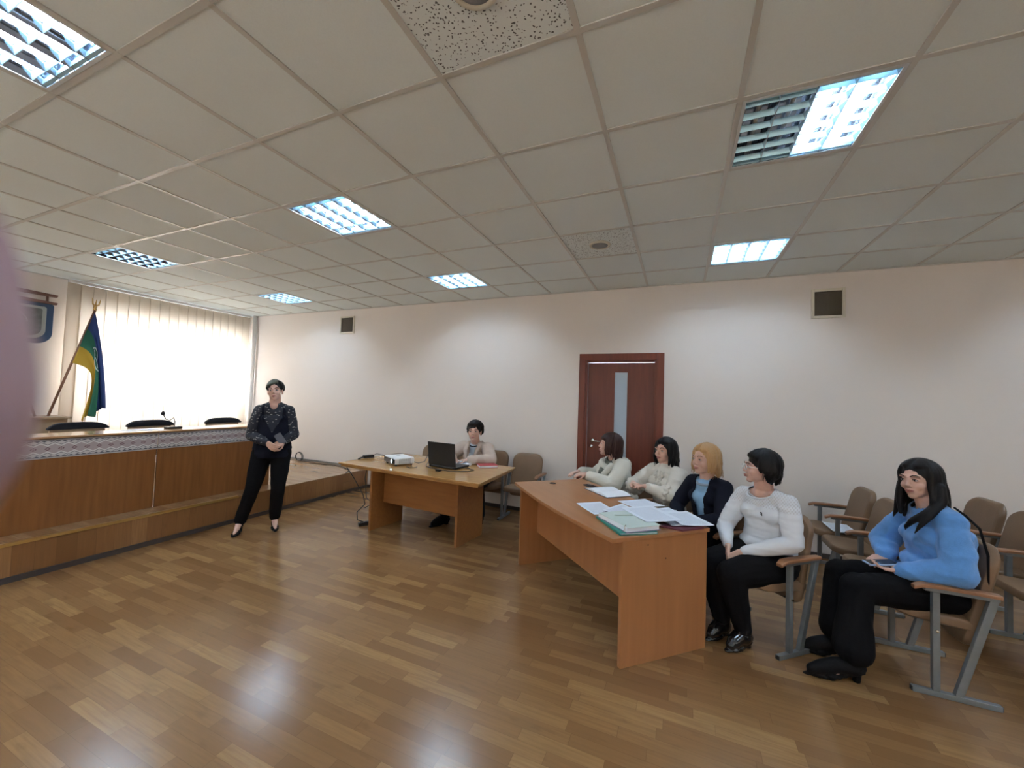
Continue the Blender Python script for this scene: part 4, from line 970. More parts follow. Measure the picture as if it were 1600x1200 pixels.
def shoe(parent, an, to, material, k=1.0, heel=0.02, low=0.0, pointy=False, name='shoe', zfl=0.0, cover=0.0):
    """pump or low shoe around the foot, sole on the floor"""
    d = (to - an); d.z = 0; d.normalize(); x = V(d.y, -d.x, 0); m = MB()
    hb = V(an.x, an.y, zfl) - d * 0.035 * k; tb = V(to.x, to.y, zfl) + d * 0.012 * k; L = (tb - hb).length
    rows = [(0.0, 0.026, 0.055 + heel), (0.12, 0.031, 0.058 + heel), (0.35, 0.033, 0.052 + heel * 0.6), (0.6, 0.039, 0.036 + heel * 0.1), (0.82, 0.036 if not pointy else 0.028, 0.026), (1.0, 0.020 if not pointy else 0.008, 0.014)]
    pts = []; 
    for u, ww, hh in rows:
        base = heel * max(0, 1 - u / 0.55) ** 0.8
        cc = hb + d * L * u + V(0, 0, base + hh * 0.5 - base * 0.5 + 0.004)
        m.ell(cc, (ww * k, 0.035 * k, max(0.012, (hh - base) * 0.52 * k)), Matrix((x, d, V(0, 0, 1))).transposed(), 14, 10)
    if cover: m.chain([V(an.x, an.y, an.z + 0.02), V(an.x, an.y, an.z - 0.02), lerp(an, to, 0.4) + V(0, 0, 0.006), lerp(an, to, 0.75) + V(0, 0, 0.010), lerp(an, to, 1.0) + V(0, 0, 0.010)], [0.041 * k, 0.043 * k, 0.040 * k, 0.036 * k, 0.026 * k], 14)
    sole = []
    for i in range(len(rows) - 1):
        for t in (0.0, 0.5):
            u = lerp(rows[i][0], rows[i + 1][0], t); ww = lerp(rows[i][1], rows[i + 1][1], t); base = heel * max(0, 1 - u / 0.55) ** 0.8
            m.ell(hb + d * L * u + V(0, 0, base + 0.010), (ww * 0.98 * k, 0.03 * k, 0.010), Matrix((x, d, V(0, 0, 1))).transposed(), 14, 8)
    m.tube([hb + d * 0.012 + V(0, 0, 0.0), hb + d * 0.012 + V(0, 0, heel + 0.02)], [0.018 if heel > 0.03 else 0.028, 0.024], 12)
    return organic(m, name, material, parent, 0.004, 3)

SW_BLUE = mat('blue_knit', (0.115, 0.31, 0.68), 0.95, bump=0.5, bscale=260, sheen=0.3, noise=0.12, nscale=40)
BLK = mat('black_trousers', (0.0045, 0.0042, 0.005), 0.9, spec=0.15, bump=0.2, bscale=250)
BLKSH = mat('black_gloss_leather', (0.012, 0.010, 0.010), 0.14, coat=0.5)
BLKSU = mat('black_suede', (0.005, 0.0045, 0.005), 0.75, spec=0.2)
NAVY = mat('navy_cloth', (0.005, 0.006, 0.014), 0.85, spec=0.2, bump=0.2, bscale=300)
HBLACK = hair_mat('black_hair', (0.003, 0.0025, 0.003), (0.008, 0.006, 0.006), 0.5)
HBROWN = hair_mat('dark_brown_hair', (0.020, 0.007, 0.006), (0.045, 0.018, 0.014))
HBLOND = hair_mat('blonde_hair', (0.36, 0.19, 0.075), (0.62, 0.38, 0.18), 0.4)
HGREY = hair_mat('grey_green_fringe_hair', (0.075, 0.085, 0.065), (0.16, 0.17, 0.13), 0.45)

def cut_neck(o, c, r):
    import bmesh
    b = bmesh.new(); b.from_mesh(o.data)
    dead = [f for f in b.faces if sum(((f.calc_center_median()[i] - c[i]) / r[i]) ** 2 for i in range(3)) < 1]
    bmesh.ops.delete(b, geom=dead, context='FACES'); b.to_mesh(o.data); b.free(); o.data.update()
    so = o.modifiers.new('T', 'SOLIDIFY'); so.thickness = 0.004; so.offset = -1
    return o
def cut_below(o, z, keep=lambda p: False):
    import bmesh
    b = bmesh.new(); b.from_mesh(o.data)
    dead = [f for f in b.faces if f.calc_center_median().z < z and not keep(f.calc_center_median())]
    bmesh.ops.delete(b, geom=dead, context='FACES'); b.to_mesh(o.data); b.free(); o.data.update()
def strands(parent, material, c, R, k, az0, az1, n, drop, top=1.12, flare=0.1, a0=4, a1=94, seed=1, wave=0.006, r=0.0028, name='hair_strands'):
    rnd = random.Random(seed); m = MB()
    for i in range(n):
        t = math.radians(rnd.uniform(az0, az1)); dr = drop * rnd.uniform(0.85, 1.12); pts = []; tp = top + rnd.uniform(-0.03, 0.02); ph = rnd.random() * 6
        for j in range(7):
            al = math.radians(a0 + (a1 - a0) * j / 6)
            pts.append(V(0.077 * math.sin(al) * math.sin(t) * tp, (0.093 * math.sin(al) * math.cos(t) - 0.018) * tp, (0.082 * math.cos(al) + 0.032) * tp))
        px, py, z0 = pts[-1]
        ns = max(0, int(dr / 0.025))
        for j in range(1, ns + 1):
            u = j / ns; sc = 1 + flare * u
            pts.append(V(px * sc + wave * math.sin(ph + u * 5), (py + 0.018) * sc - 0.018 + wave * math.cos(ph * 2 + u * 4), z0 - dr * u))
        rr = [r * k * (1 - 0.75 * (j / (len(pts) - 1)) ** 3) for j in range(len(pts))]
        m.tube([c + R @ (p * k) for p in pts], rr, 5)
    return m.build(name, material, parent, smooth=True)
def seated_joints(**kw):
    J = dict(pelvis=V(0, -0.055, 0.475), chest=V(0, -0.055, 0.775), neck=V(0, -0.030, 0.935), head=V(0, 0.015, 1.088),
             shR=V(0.155, -0.045, 0.885), shL=V(-0.155, -0.045, 0.885), hipR=V(0.085, -0.02, 0.470), hipL=V(-0.085, -0.02, 0.470),
             knR=V(0.105, 0.36, 0.475), knL=V(-0.105, 0.36, 0.475), anR=V(0.10, 0.33, 0.085), anL=V(-0.10, 0.33, 0.085),
             toR=V(0.11, 0.47, 0.022), toL=V(-0.11, 0.47, 0.022), elR=V(0.21, 0.06, 0.66), elL=V(-0.21, 0.06, 0.66), wrR=V(0.07, 0.24, 0.56), wrL=V(-0.07, 0.24, 0.56))
    for k_, v_ in kw.items(): J[k_] = V(*v_)
    return J
def person(loc, face, label):
    r = empty('person', (loc[0], loc[1], 0), math.radians(face - 90)); tag(r, label, 'person'); return r
def neck_band(parent, c, rx, ry, material, name, tilt=0.0, th=0.008, R=None):
    pts = [c + V(rx * math.cos(a), ry * math.sin(a), tilt * math.sin(a)) for a in np.linspace(0, 2 * math.pi, 25)]
    return MB().tube(pts, th, 8).build(name, material, parent, smooth=True)

# --- woman in blue sweater (seated, nearest) ---
P = person((2.30, 1.68), 180, 'woman with long black hair in a bright blue sweater, seated holding a phone')
J = seated_joints(pelvis=(0, -0.075, 0.475), chest=(-0.01, -0.035, 0.775), neck=(-0.01, -0.005, 0.930), head=(-0.002, 0.040, 1.082),
    shL=(-0.138, -0.035, 0.880), shR=(0.128, 0.02, 0.868), elL=(-0.215, -0.030, 0.645), wrL=(-0.135, 0.165, 0.583), elR=(0.205, 0.125, 0.655), wrR=(0.075, 0.155, 0.590),
    hipL=(-0.085, -0.03, 0.475), hipR=(0.085, -0.03, 0.475), knL=(-0.185, 0.385, 0.470), knR=(0.03, 0.40, 0.468), anL=(-0.292, 0.440, 0.095), anR=(-0.075, 0.435, 0.095), toL=(-0.335, 0.600, 0.028), toR=(-0.085, 0.565, 0.03))
R = head_rot(36, -2, 4)
hands = [((J['wrL'], (0.35, 0.8, -0.12), (0.25, 0.0, 1.0)), dict(side=-1, curl=0.45, k=0.92)), ((J['wrR'], (-0.45, 0.75, -0.10), (0.1, 0.15, -1.0)), dict(side=-1, curl=0.35, k=0.92))]
make_body(J, R, 0.97, hands, parent=P, hk=0.97)
add_face_parts(P, J['head'], R, k=0.97)
m = MB(); torso_rings(m, J, 1.0, 0.024, belly=0.015, bust=0.85, chest=0.115)
m.chain([J['neck'] - V(0, 0, 0.03), J['neck'] + V(0, 0.003, 0.000)], [0.080, 0.062], 16)
for s in 'RL':
    sh, el, wr = J['sh' + s], J['el' + s], J['wr' + s]
    m.chain([sh - V(0, 0, 0.005), lerp(sh, el, 0.5), el, lerp(el, wr, 0.45), lerp(el, wr, 0.88)], [0.058, 0.065, 0.066, 0.060, 0.047], 16)
    m.chain([lerp(sh, el, 0.6) - V(0, 0.015, 0), el - V(0, 0.006, 0.010)], [0.062, 0.060], 14)
    m.chain([lerp(el, wr, 0.86), lerp(el, wr, 0.97)], [0.050, 0.043], 14)
m.ell(V(0, -0.02, 0.60), (0.165, 0.135, 0.08)); m.ell(V(0, 0.01, 0.560), (0.160, 0.115, 0.040))
o = organic(m, 'sweater', SW_BLUE, P, 0.006, 9, fold=0.013, ffreq=8, fdir=(1, 1, 1.7), seed=2)
cut_below(o, 0.535); cut_neck(o, J['neck'] + V(0, 0.025, 0.012), (0.066, 0.070, 0.035))
neck_band(P, J['neck'] + V(0, 0.012, -0.012), 0.066, 0.064, SW_BLUE, 'neckband', tilt=-0.014, th=0.007)
m = MB()
for s in 'RL':
    h, kn, an = J['hip' + s], J['kn' + s], J['an' + s]
    m.chain([h, lerp(h, kn, 0.5), kn - V(0, 0, 0.002)], [0.098, 0.088, 0.075], 18)
    e = lerp(kn, an, 0.80); m.chain([kn, lerp(kn, e, 0.35), e], [0.072, 0.076, 0.092], 18)
m.ell(J['pelvis'] - V(0, 0, 0.0), (0.185, 0.130, 0.085))
organic(m, 'trousers', BLK, P, 0.006, 4, fold=0.009, ffreq=8, fdir=(1.6, 1.6, 0.7), seed=5)
m = MB()
for s in 'RL': m.chain([lerp(J['kn' + s], J['an' + s], 0.7), J['an' + s], J['an' + s] - V(0, 0, 0.02)], [0.042, 0.036, 0.036], 12)
organic(m, 'socks', mat('sheer_black', (0.03, 0.022, 0.022), 0.6), P, 0.005, 2)
for s in 'LR': shoe(P, J['an' + s], J['to' + s] + V(0, 0.03, 0), BLKSU, heel=0.045, pointy=True, name='ankle_shoe', cover=1)
m = MB(); c = J['head']; scalp(m, c, R, 0.97, grow=0.004)
hair_clumps(m, c, R, 0.97, [62, 72, 84, 98], lambda t: 0.24, 0.018, flare=0.10, fr=0.030, seed=3, wave=0.004)
hair_clumps(m, c, R, 0.97, [-68, -78, -90], lambda t: 0.25, 0.018, flare=0.12, fr=0.04, seed=4, wave=0.004)
hair_clumps(m, c, R, 0.97, list(range(100, 262, 13)), lambda t: 0.27, 0.021, flare=0.14, seed=5, wave=0.004)
for th in (28, 42, 54): hair_clumps(m, c, R, 0.97, [th, -th], 0.0, 0.013, a0=4, a1=52, seed=th, top=1.05)
def strand(m, pts, rs): m.chain([V(*p) for p in pts], rs, 10)
hL = c + R @ V(-0.088, -0.01, -0.03); hR = c + R @ V(0.088, 0.0, -0.03)
strand(m, [hL, hL + V(-0.02, 0.0, -0.07), (-0.135, 0.055, 0.925), (-0.120, 0.115, 0.870), (-0.09, 0.132, 0.825), (-0.075, 0.13, 0.80)], [0.024, 0.026, 0.022, 0.017, 0.011, 0.003])
strand(m, [hL + V(-0.01, 0, 0), hL + V(-0.035, 0.01, -0.08), (-0.150, 0.060, 0.905), (-0.150, 0.100, 0.845), (-0.135, 0.115, 0.80)], [0.022, 0.024, 0.018, 0.011, 0.003])
strand(m, [hR, hR + V(0.0, 0.01, -0.08), (0.085, 0.105, 0.885), (0.090, 0.120, 0.835)], [0.022, 0.022, 0.015, 0.004])
organic(m, 'hair', HBLACK, P, 0.005, 3)
strands(P, HBLACK, c, R, 0.97, 75, 290, 70, 0.25, flare=0.13, seed=2)
MB().tube([V(-0.12, -0.055, 0.965), V(-0.16, -0.08, 0.935), V(-0.19, -0.12, 0.88), V(-0.20, -0.145, 0.75), V(-0.19, -0.15, 0.60)], [0.005, 0.006, 0.006, 0.006, 0.005], 8).build('bag_strap', BLKSU, P, smooth=True)
ph = MB().box((0, 0, 0), (0.075, 0.15, 0.010), rotmat(x=-0.12, z=0.15)).build('phone_case', mat('pale_blue_case', (0.35, 0.47, 0.66), 0.3), bevel=0.004)
pr_ = empty('mobile_phone', (0, 0, 0)); ph.parent = pr_; ph.name = 'case'
MB().box((0, 0, 0.0055), (0.066, 0.138, 0.001), rotmat(x=-0.12, z=0.15)).build('screen', mat('phone_screen', (0.03, 0.03, 0.035), 0.08), pr_)
Mw = Matrix.Rotation(math.radians(90), 4, 'Z'); Mw.translation = V(2.30, 1.68, 0); pr_.location = Mw @ V(-0.055, 0.232, 0.590); pr_.rotation_euler = (0, 0, math.radians(90 + 5))
tag(pr_, 'pale blue mobile phone in the hands of the woman in blue', 'phone')

# --- woman in white sweater and glasses ---
P = person((1.50, 1.70), 222, 'seated woman with short black hair, white glasses and a white lace-yoked sweater')
J = seated_joints(chest=(0, -0.035, 0.775), neck=(0.005, 0.0, 0.932), head=(0.002, 0.046, 1.072), shR=(0.142, 0.012, 0.862), shL=(-0.142, -0.020, 0.868), elR=(0.205, 0.115, 0.640), elL=(-0.220, 0.035, 0.655),
    wrR=(0.055, 0.250, 0.568), wrL=(-0.045, 0.245, 0.560), knL=(-0.085, 0.375, 0.455), knR=(0.085, 0.385, 0.455), anL=(-0.080, 0.265, 0.085), anR=(0.055, 0.285, 0.085), toL=(-0.088, 0.375, 0.026), toR=(0.035, 0.40, 0.026), hipL=(-0.09, -0.02, 0.475), hipR=(0.09, -0.02, 0.475), pelvis=(0, -0.05, 0.48))
R = head_rot(-34, 2)
hands = [((J['wrL'], (0.35, 0.55, -0.62), (0.55, -0.2, -0.5)), dict(side=-1, curl=0.30, k=0.92)), ((J['wrR'], (-0.35, 0.55, -0.62), (-0.55, -0.25, -0.5)), dict(side=1, curl=0.25, k=0.92))]
make_body(J, R, 1.0, hands, parent=P, chin=1.1, hk=0.93)
add_face_parts(P, J['head'], R, glasses=True, k=0.93)
WHT = mat('white_lace_knit', (0.66, 0.68, 0.72), 0.8, bump=0.2, bscale=220); q = NB(WHT); v, x, y, z = q.coord()
sxx = q.math('SINE', q.math('MULTIPLY', q.math('ADD', x, q.math('MULTIPLY', y, 0.6)), 330.0)); szz = q.math('SINE', q.math('MULTIPLY', z, 300.0))
hole = q.math('MULTIPLY', q.math('GREATER_THAN', q.math('MULTIPLY', sxx, szz), 0.30), q.math('GREATER_THAN', z, 0.825))
q.L.new(q.mix(q.math('MULTIPLY', hole, 0.5), (0.66, 0.68, 0.72), (0.46, 0.43, 0.43)), q.b.inputs['Base Color'])
m = MB(); torso_rings(m, J, 1.0, 0.012, belly=0.030, hip=0.01, bust=1.0, chest=0.110)
for s in 'RL':
    sh, el, wr = J['sh' + s], J['el' + s], J['wr' + s]
    m.chain([sh, lerp(sh, el, 0.45), el, lerp(el, wr, 0.45), lerp(el, wr, 0.93)], [0.060, 0.063, 0.052, 0.046, 0.031], 16)
m.ell(V(0, -0.02, 0.575), (0.172, 0.135, 0.07))
o = organic(m, 'sweater', WHT, P, 0.0055, 6, fold=0.006, ffreq=10, fdir=(0.6, 0.6, 2.6), seed=8)
cut_neck(o, J['neck'] + V(0, 0.030, 0.0), (0.082, 0.095, 0.055))
neck_band(P, J['neck'] + V(0, 0.020, -0.022), 0.083, 0.082, mat('white_rib', (0.66, 0.68, 0.72), 0.8), 'neckband', tilt=-0.030, th=0.006)
lg = MB(); lx, ly, lz = -0.077, 0.125, 0.80
MB().ell((lx, ly, lz), (0.004, 0.004, 0.009)).ell((lx + 0.003, ly, lz + 0.008), (0.005, 0.004, 0.003)).ell((lx - 0.003, ly, lz - 0.007), (0.002, 0.003, 0.006)).build('chest_logo', BLKSU, P)
m = MB()
for s in 'RL': leg(m, J, s, (0.112, 0.104, 0.080, 0.070, 0.050), end=0.92)
m.ell(J['pelvis'] - V(0, 0, 0.0), (0.185, 0.130, 0.085))
organic(m, 'trousers', BLK, P, 0.006, 4, fold=0.005, ffreq=9, seed=3)
for s in 'LR': shoe(P, J['an' + s], J['to' + s], BLKSH, k=1.08, heel=0.018, name='shoe', cover=1)
m = MB(); c = J['head']; scalp(m, c, R, 0.93, grow=0.008)
hair_clumps(m, c, R, 0.93, [70, 84, -70, -84], 0.045, 0.019, flare=0.05, seed=3, top=1.08)
hair_clumps(m, c, R, 0.93, list(range(98, 264, 15)), 0.115, 0.023, flare=-0.12, seed=5, top=1.12, a1=92, wave=0.008)
for th, a1 in ((-50, 62), (-36, 58), (-22, 56), (-8, 55), (6, 56), (20, 56), (34, 58), (48, 62)): hair_clumps(m, c, R, 0.93, [th], 0.0, 0.016, a0=-20, a1=a1, seed=th, top=1.08)
organic(m, 'hair', HBLACK, P, 0.005, 3)
strands(P, HBLACK, c, R, 0.93, 70, 290, 70, 0.11, top=1.24, flare=-0.1, seed=3, wave=0.010)
strands(P, HBLACK, c, R, 0.93, -50, 60, 30, 0.0, top=1.21, a0=-20, a1=62, seed=4)

# --- blonde woman in navy blazer ---
P = person((1.19, 2.04), 222, 'seated blonde woman in a navy blazer over a light blue top')
J = seated_joints(chest=(0, -0.01, 0.765), neck=(0.0, 0.015, 0.900), head=(0.002, 0.045, 1.055), shR=(0.132, 0.025, 0.855), shL=(-0.135, -0.005, 0.862), elR=(0.205, 0.12, 0.66), elL=(-0.215, 0.09, 0.66), wrR=(0.05, 0.235, 0.60), wrL=(-0.05, 0.245, 0.60), knR=(0.09, 0.36, 0.47), knL=(-0.09, 0.36, 0.47))
R = head_rot(2, 0)
hands = [((J['wrL'], (0.5, 0.6, -0.2), (0.2, 0, -1)), dict(side=-1, curl=0.5, k=0.9)), ((J['wrR'], (-0.5, 0.6, -0.2), (-0.2, 0, -1)), dict(side=1, curl=0.5, k=0.9))]
make_body(J, R, 0.96, hands, parent=P, voxel=0.0048, hk=1.01)
add_face_parts(P, J['head'], R, brow=(0.16, 0.09, 0.05), k=1.01)
LBL = mat('pale_blue_top', (0.24, 0.42, 0.62), 0.7, bump=0.15, bscale=200)
m = MB(); torso_rings(m, J, 0.97, 0.008, bust=0.85); m.chain([J['neck'] - V(0, 0, 0.045), J['neck'] + V(0, 0.002, -0.022)], [0.07, 0.060], 14)
organic(m, 'blouse', LBL, P, 0.006, 4, fold=0.004, ffreq=10)
neck_band(P, J['neck'] + V(0, 0.012, -0.020), 0.066, 0.062, mat('lace_grey', (0.28, 0.34, 0.42), 0.8), 'lace_collar', tilt=-0.012, th=0.010)
def blazer(P, J, material, k=1.0, gap=0.045, voxel=0.006, fold=0.005, sleeve=(0.060, 0.062, 0.056, 0.050, 0.042), seed=1, bust=0.85, sleeve_end=0.95, hem=0.50, lapel=True, name='blazer', lap_mat=None):
    m = MB(); torso_rings(m, J, k, 0.022, bust=bust)
    m.ell(V(J['pelvis'].x, J['pelvis'].y + 0.02, hem + 0.05), (0.180 * k, 0.14 * k, 0.07), None, 18, 12)
    for s in 'RL':
        sh, el, wr = J['sh' + s], J['el' + s], J['wr' + s]
        m.chain([sh + V(0, 0, 0.004), lerp(sh, el, 0.5), el, lerp(el, wr, 0.5), lerp(el, wr, sleeve_end)], [a * k for a in sleeve], 16)
    o = organic(m, name, material, P, voxel, 7, fold=fold, ffreq=8, seed=seed)
    # open the front: drop the faces inside a V that runs from the neck down to the hem
    me = o.data; ch = J['chest']; ne = J['neck']; z1 = ne.z + 0.03; z0 = hem
    import bmesh
    b = bmesh.new(); b.from_mesh(me); dead = []
    for f in b.faces:
        cc = f.calc_center_median()
        if cc.y > ch.y + 0.0 and z0 < cc.z and abs(cc.x - lerp(J['pelvis'].x, ne.x, (cc.z - 0.45) / 0.45)) < gap * (0.45 + 0.85 * max(0, (cc.z - z0) / (z1 - z0))) and f.normal.y > -0.2:
            if not any((cc - J['wr' + s]).length < 0.09 or (cc - lerp(J['el' + s], J['wr' + s], 0.5)).length < 0.08 for s in 'RL'): dead.append(f)
    bmesh.ops.delete(b, geom=dead, context='FACES'); b.to_mesh(me); b.free(); me.update()
    so = o.modifiers.new('T', 'SOLIDIFY'); so.thickness = 0.006; so.offset = -1
    return o
blazer(P, J, NAVY, 0.98, seed=4, gap=0.050)
m = MB()
for s in 'RL': leg(m, J, s, (0.095, 0.085, 0.066, 0.060, 0.045), end=0.92)
m.ell(J['pelvis'], (0.17, 0.12, 0.08)); organic(m, 'trousers', BLK, P, 0.008, 3)
for s in 'LR': shoe(P, J['an' + s], J['to' + s], BLKSU, heel=0.02, cover=1)
m = MB(); c = J['head']; scalp(m, c, R, 1.01, grow=0.003)
hair_clumps(m, c, R, 1.01, [58, 70, 84], 0.115, 0.017, flare=0.10, seed=3, wave=0.004)
hair_clumps(m, c, R, 1.01, [-60, -72, -86], 0.115, 0.017, flare=0.10, seed=4, wave=0.004)
hair_clumps(m, c, R, 1.01, list(range(98, 264, 14)), 0.135, 0.020, flare=0.12, seed=5, wave=0.004)
for th in (18, 30, 44): hair_clumps(m, c, R, 1.01, [th, -th], 0.0, 0.012, a0=0, a1=52 + th * 0.25, seed=th, top=1.05)
organic(m, 'hair', HBLOND, P, 0.005, 3)
strands(P, HBLOND, c, R, 1.01, 60, 300, 90, 0.145, flare=0.16, seed=2, wave=0.008)

# --- woman in cream blouse ---
P = person((0.87, 2.39), 222, 'seated woman with long black hair in a cream ruffled blouse, arms folded')
J = seated_joints(chest=(0.005, -0.02, 0.775), neck=(0.005, 0.0, 0.912), head=(0.002, 0.018, 1.055), shR=(0.138, 0.02, 0.862), shL=(-0.138, -0.025, 0.868), elR=(0.225, 0.150, 0.700), elL=(-0.205, 0.095, 0.705), wrR=(0.08, 0.285, 0.770), wrL=(-0.045, 0.255, 0.765))
R = head_rot(14, 2)
hands = [((J['wrL'], (0.9, 0.35, -0.05), (0.0, 0.2, -1)), dict(side=-1, curl=0.5, k=0.88)), ((J['wrR'], (-0.95, 0.15, -0.02), (0.0, 0.2, -1)), dict(side=1, curl=0.4, k=0.88))]
make_body(J, R, 0.96, hands, parent=P, voxel=0.0048, hk=0.95)
add_face_parts(P, J['head'], R, k=0.95)
CRM = mat('cream_blouse', (0.62, 0.58, 0.51), 0.75, bump=0.2, bscale=120, noise=0.1, nscale=14)
m = MB(); torso_rings(m, J, 0.98, 0.016, bust=0.85)
m.chain([J['neck'] - V(0, 0, 0.04), J['neck'] + V(0, 0.002, -0.006)], [0.075, 0.058], 14)
for s in 'RL':
    sh, el, wr = J['sh' + s], J['el' + s], J['wr' + s]
    m.chain([sh, lerp(sh, el, 0.5), el, lerp(el, wr, 0.30)], [0.062, 0.074, 0.072, 0.066], 16)
    m.chain([lerp(el, wr, 0.28), lerp(el, wr, 0.5), lerp(el, wr, 0.85)], [0.055, 0.046, 0.036], 14)
organic(m, 'blouse', CRM, P, 0.006, 3, fold=0.016, ffreq=13, fdir=(1, 1, 1), seed=14)
m = MB()
for s in (1, -1):     # ruffles down the front and at the elbows
    for off in (0.022, 0.042):
        pts = []
        for j in range(41):
            t = j / 40; p = lerp(J['neck'] + V(0, 0.072, -0.035), J['chest'] + V(0, 0.128, -0.10), t)
            pts.append(p + V(s * (off + 0.004 * math.sin(t * 9)), 0.010 * math.sin(t * 46 + off * 90) - 0.006 * (off > 0.03), 0.004 * math.cos(t * 30)))
        m.tube(pts, [0.009 + 0.003 * math.sin(j * 1.1) for j in range(41)], 8)
for s in 'RL':
    el = J['el' + s]; d = (J['wr' + s] - el).normalized()
    x_ = d.cross(V(0, 0, 1)).normalized(); z_ = x_.cross(d)
    for tt, r0 in ((0.24, 0.074), (0.31, 0.064)):
        cc = lerp(el, J['wr' + s], tt); pts = [cc + (x_ * math.cos(a) + z_ * math.sin(a)) * (r0 + 0.005 * math.sin(a * 11)) + d * 0.010 * math.sin(a * 9) for a in np.linspace(0, 2 * math.pi, 73)]
        m.tube(pts, 0.010, 8)
organic(m, 'ruffles', CRM, P, 0.005, 2)
m = MB()
for s in 'RL': leg(m, J, s, (0.095, 0.085, 0.066, 0.060, 0.045), end=0.92)
m.ell(J['pelvis'], (0.17, 0.12, 0.08)); organic(m, 'trousers', BLK, P, 0.008, 3)
for s in 'LR': shoe(P, J['an' + s], J['to' + s], BLKSU, heel=0.02, cover=1)
m = MB(); c = J['head']; scalp(m, c, R, 0.95, grow=0.004)
hair_clumps(m, c, R, 0.95, [56, 68, 80], 0.13, 0.018, flare=0.14, seed=3, wave=0.004)
hair_clumps(m, c, R, 0.95, [-62, -74, -86], 0.15, 0.019, flare=0.22, seed=4, wave=0.005)
hair_clumps(m, c, R, 0.95, list(range(94, 266, 14)), 0.17, 0.022, flare=0.22, seed=5, wave=0.005, top=1.06)
for th in (20, 34, 48): hair_clumps(m, c, R, 0.95, [th, -th], 0.0, 0.013, a0=2, a1=54, seed=th, top=1.05)
organic(m, 'hair', HBLACK, P, 0.005, 3)
strands(P, HBLACK, c, R, 0.95, 70, 290, 80, 0.18, top=1.14, flare=0.25, seed=3, wave=0.010)

# --- woman in white hooded cardigan ---
P = person((0.44, 2.66), 208, 'seated woman with dark brown bob, white hooded cardigan and grey scarf')
J = seated_joints(pelvis=(0, -0.05, 0.475), chest=(0.0, 0.03, 0.765), neck=(0.0, 0.065, 0.905), head=(0.0, 0.115, 1.045), shR=(0.130, 0.055, 0.855), shL=(-0.132, 0.030, 0.855), elR=(0.20, 0.19, 0.70), elL=(-0.20, 0.15, 0.68), wrR=(0.075, 0.40, 0.765), wrL=(-0.05, 0.36, 0.765), knR=(0.09, 0.36, 0.475), knL=(-0.09, 0.36, 0.475))
R = head_rot(-18, 6)
hands = [((J['wrL'], (0.2, 0.9, -0.08), (0.3, 0.0, -1)), dict(side=-1, curl=0.45, k=0.88)), ((J['wrR'], (-0.35, 0.85, -0.08), (-0.2, 0, -1)), dict(side=1, curl=0.45, k=0.88))]
make_body(J, R, 0.96, hands, parent=P, voxel=0.0048, hk=1.0)
add_face_parts(P, J['head'], R, brow=(0.05, 0.03, 0.02), k=1.0)
IVO = mat('ivory_knit', (0.60, 0.575, 0.50), 0.95, bump=0.45, bscale=160, sheen=0.2)
m = MB(); torso_rings(m, J, 0.96, 0.006); organic(m, 'undershirt', mat('dark_grey_top', (0.05, 0.05, 0.045), 0.85), P, 0.007, 3)
SCF = mat('grey_olive_scarf', (0.20, 0.20, 0.165), 0.9, noise=0.6, nscale=22, bump=0.4, bscale=70)
m = MB()
for j, (rr_, zz) in enumerate(((0.068, 0.0), (0.078, -0.022), (0.084, -0.045))):
    pts = [J['neck'] + V(rr_ * math.cos(a), 0.008 + rr_ * 0.9 * math.sin(a), zz + 0.012 * math.sin(a * 2 + j) - 0.022 * math.sin(a)) for a in np.linspace(0, 2 * math.pi, 20)]
    m.chain(pts, [0.018] * 20, 8)
m.chain([J['neck'] + V(-0.01, 0.09, -0.06), J['neck'] + V(-0.015, 0.125, -0.14), J['neck'] + V(-0.02, 0.135, -0.24), J['neck'] + V(-0.02, 0.13, -0.32)], [0.03, 0.036, 0.038, 0.035], 12)
m.chain([J['neck'] + V(0.02, 0.09, -0.06), J['neck'] + V(0.025, 0.12, -0.14), J['neck'] + V(0.03, 0.125, -0.26)], [0.026, 0.03, 0.03], 12)
organic(m, 'scarf', SCF, P, 0.005, 2, fold=0.006, ffreq=22, fdir=(2, 2, .5))
blazer(P, J, IVO, 1.0, gap=0.055, fold=0.010, sleeve=(0.068, 0.075, 0.074, 0.064, 0.054), seed=21, sleeve_end=0.80, name='hooded_cardigan')
m = MB()
for t in np.linspace(0, 1, 22):      # collar and hood lying on the shoulders
    a = math.radians(-62 - 236 * t) ; rr_ = 0.105 + 0.035 * math.sin(math.pi * t)
    p = J['neck'] + V(rr_ * math.cos(a + math.pi), rr_ * 0.9 * math.sin(a + math.pi) * 1.0, -0.03 - 0.05 * abs(2 * t - 1) ** 2)
    m.ell(p, (0.035, 0.035, 0.030), None, 10, 8)
m.ell(J['neck'] + V(0, -0.105, -0.035), (0.12, 0.055, 0.055)); m.ell(J['neck'] + V(0, -0.12, -0.08), (0.10, 0.045, 0.06))
for s in (-1, 1): m.chain([J['neck'] + V(s * 0.085, 0.055, -0.05), J['neck'] + V(s * 0.075, 0.125, -0.13), J['neck'] + V(s * 0.07, 0.15, -0.25), J['neck'] + V(s * 0.07, 0.15, -0.38)], [0.030, 0.026, 0.022, 0.018], 10)
organic(m, 'hood', IVO, P, 0.006, 3, fold=0.005, ffreq=12)
m = MB()
for s in 'RL': leg(m, J, s, (0.095, 0.085, 0.066, 0.060, 0.045), end=0.92)
m.ell(J['pelvis'], (0.17, 0.12, 0.08)); organic(m, 'trousers', BLK, P, 0.008, 3)
for s in 'LR': shoe(P, J['an' + s], J['to' + s], BLKSU, heel=0.02, cover=1)
m = MB(); c = J['head']; scalp(m, c, R, 1.0, grow=0.005)
hair_clumps(m, c, R, 1.0, [62, 74, 86, -62, -74, -86], 0.10, 0.018, flare=0.06, seed=3, wave=0.003)
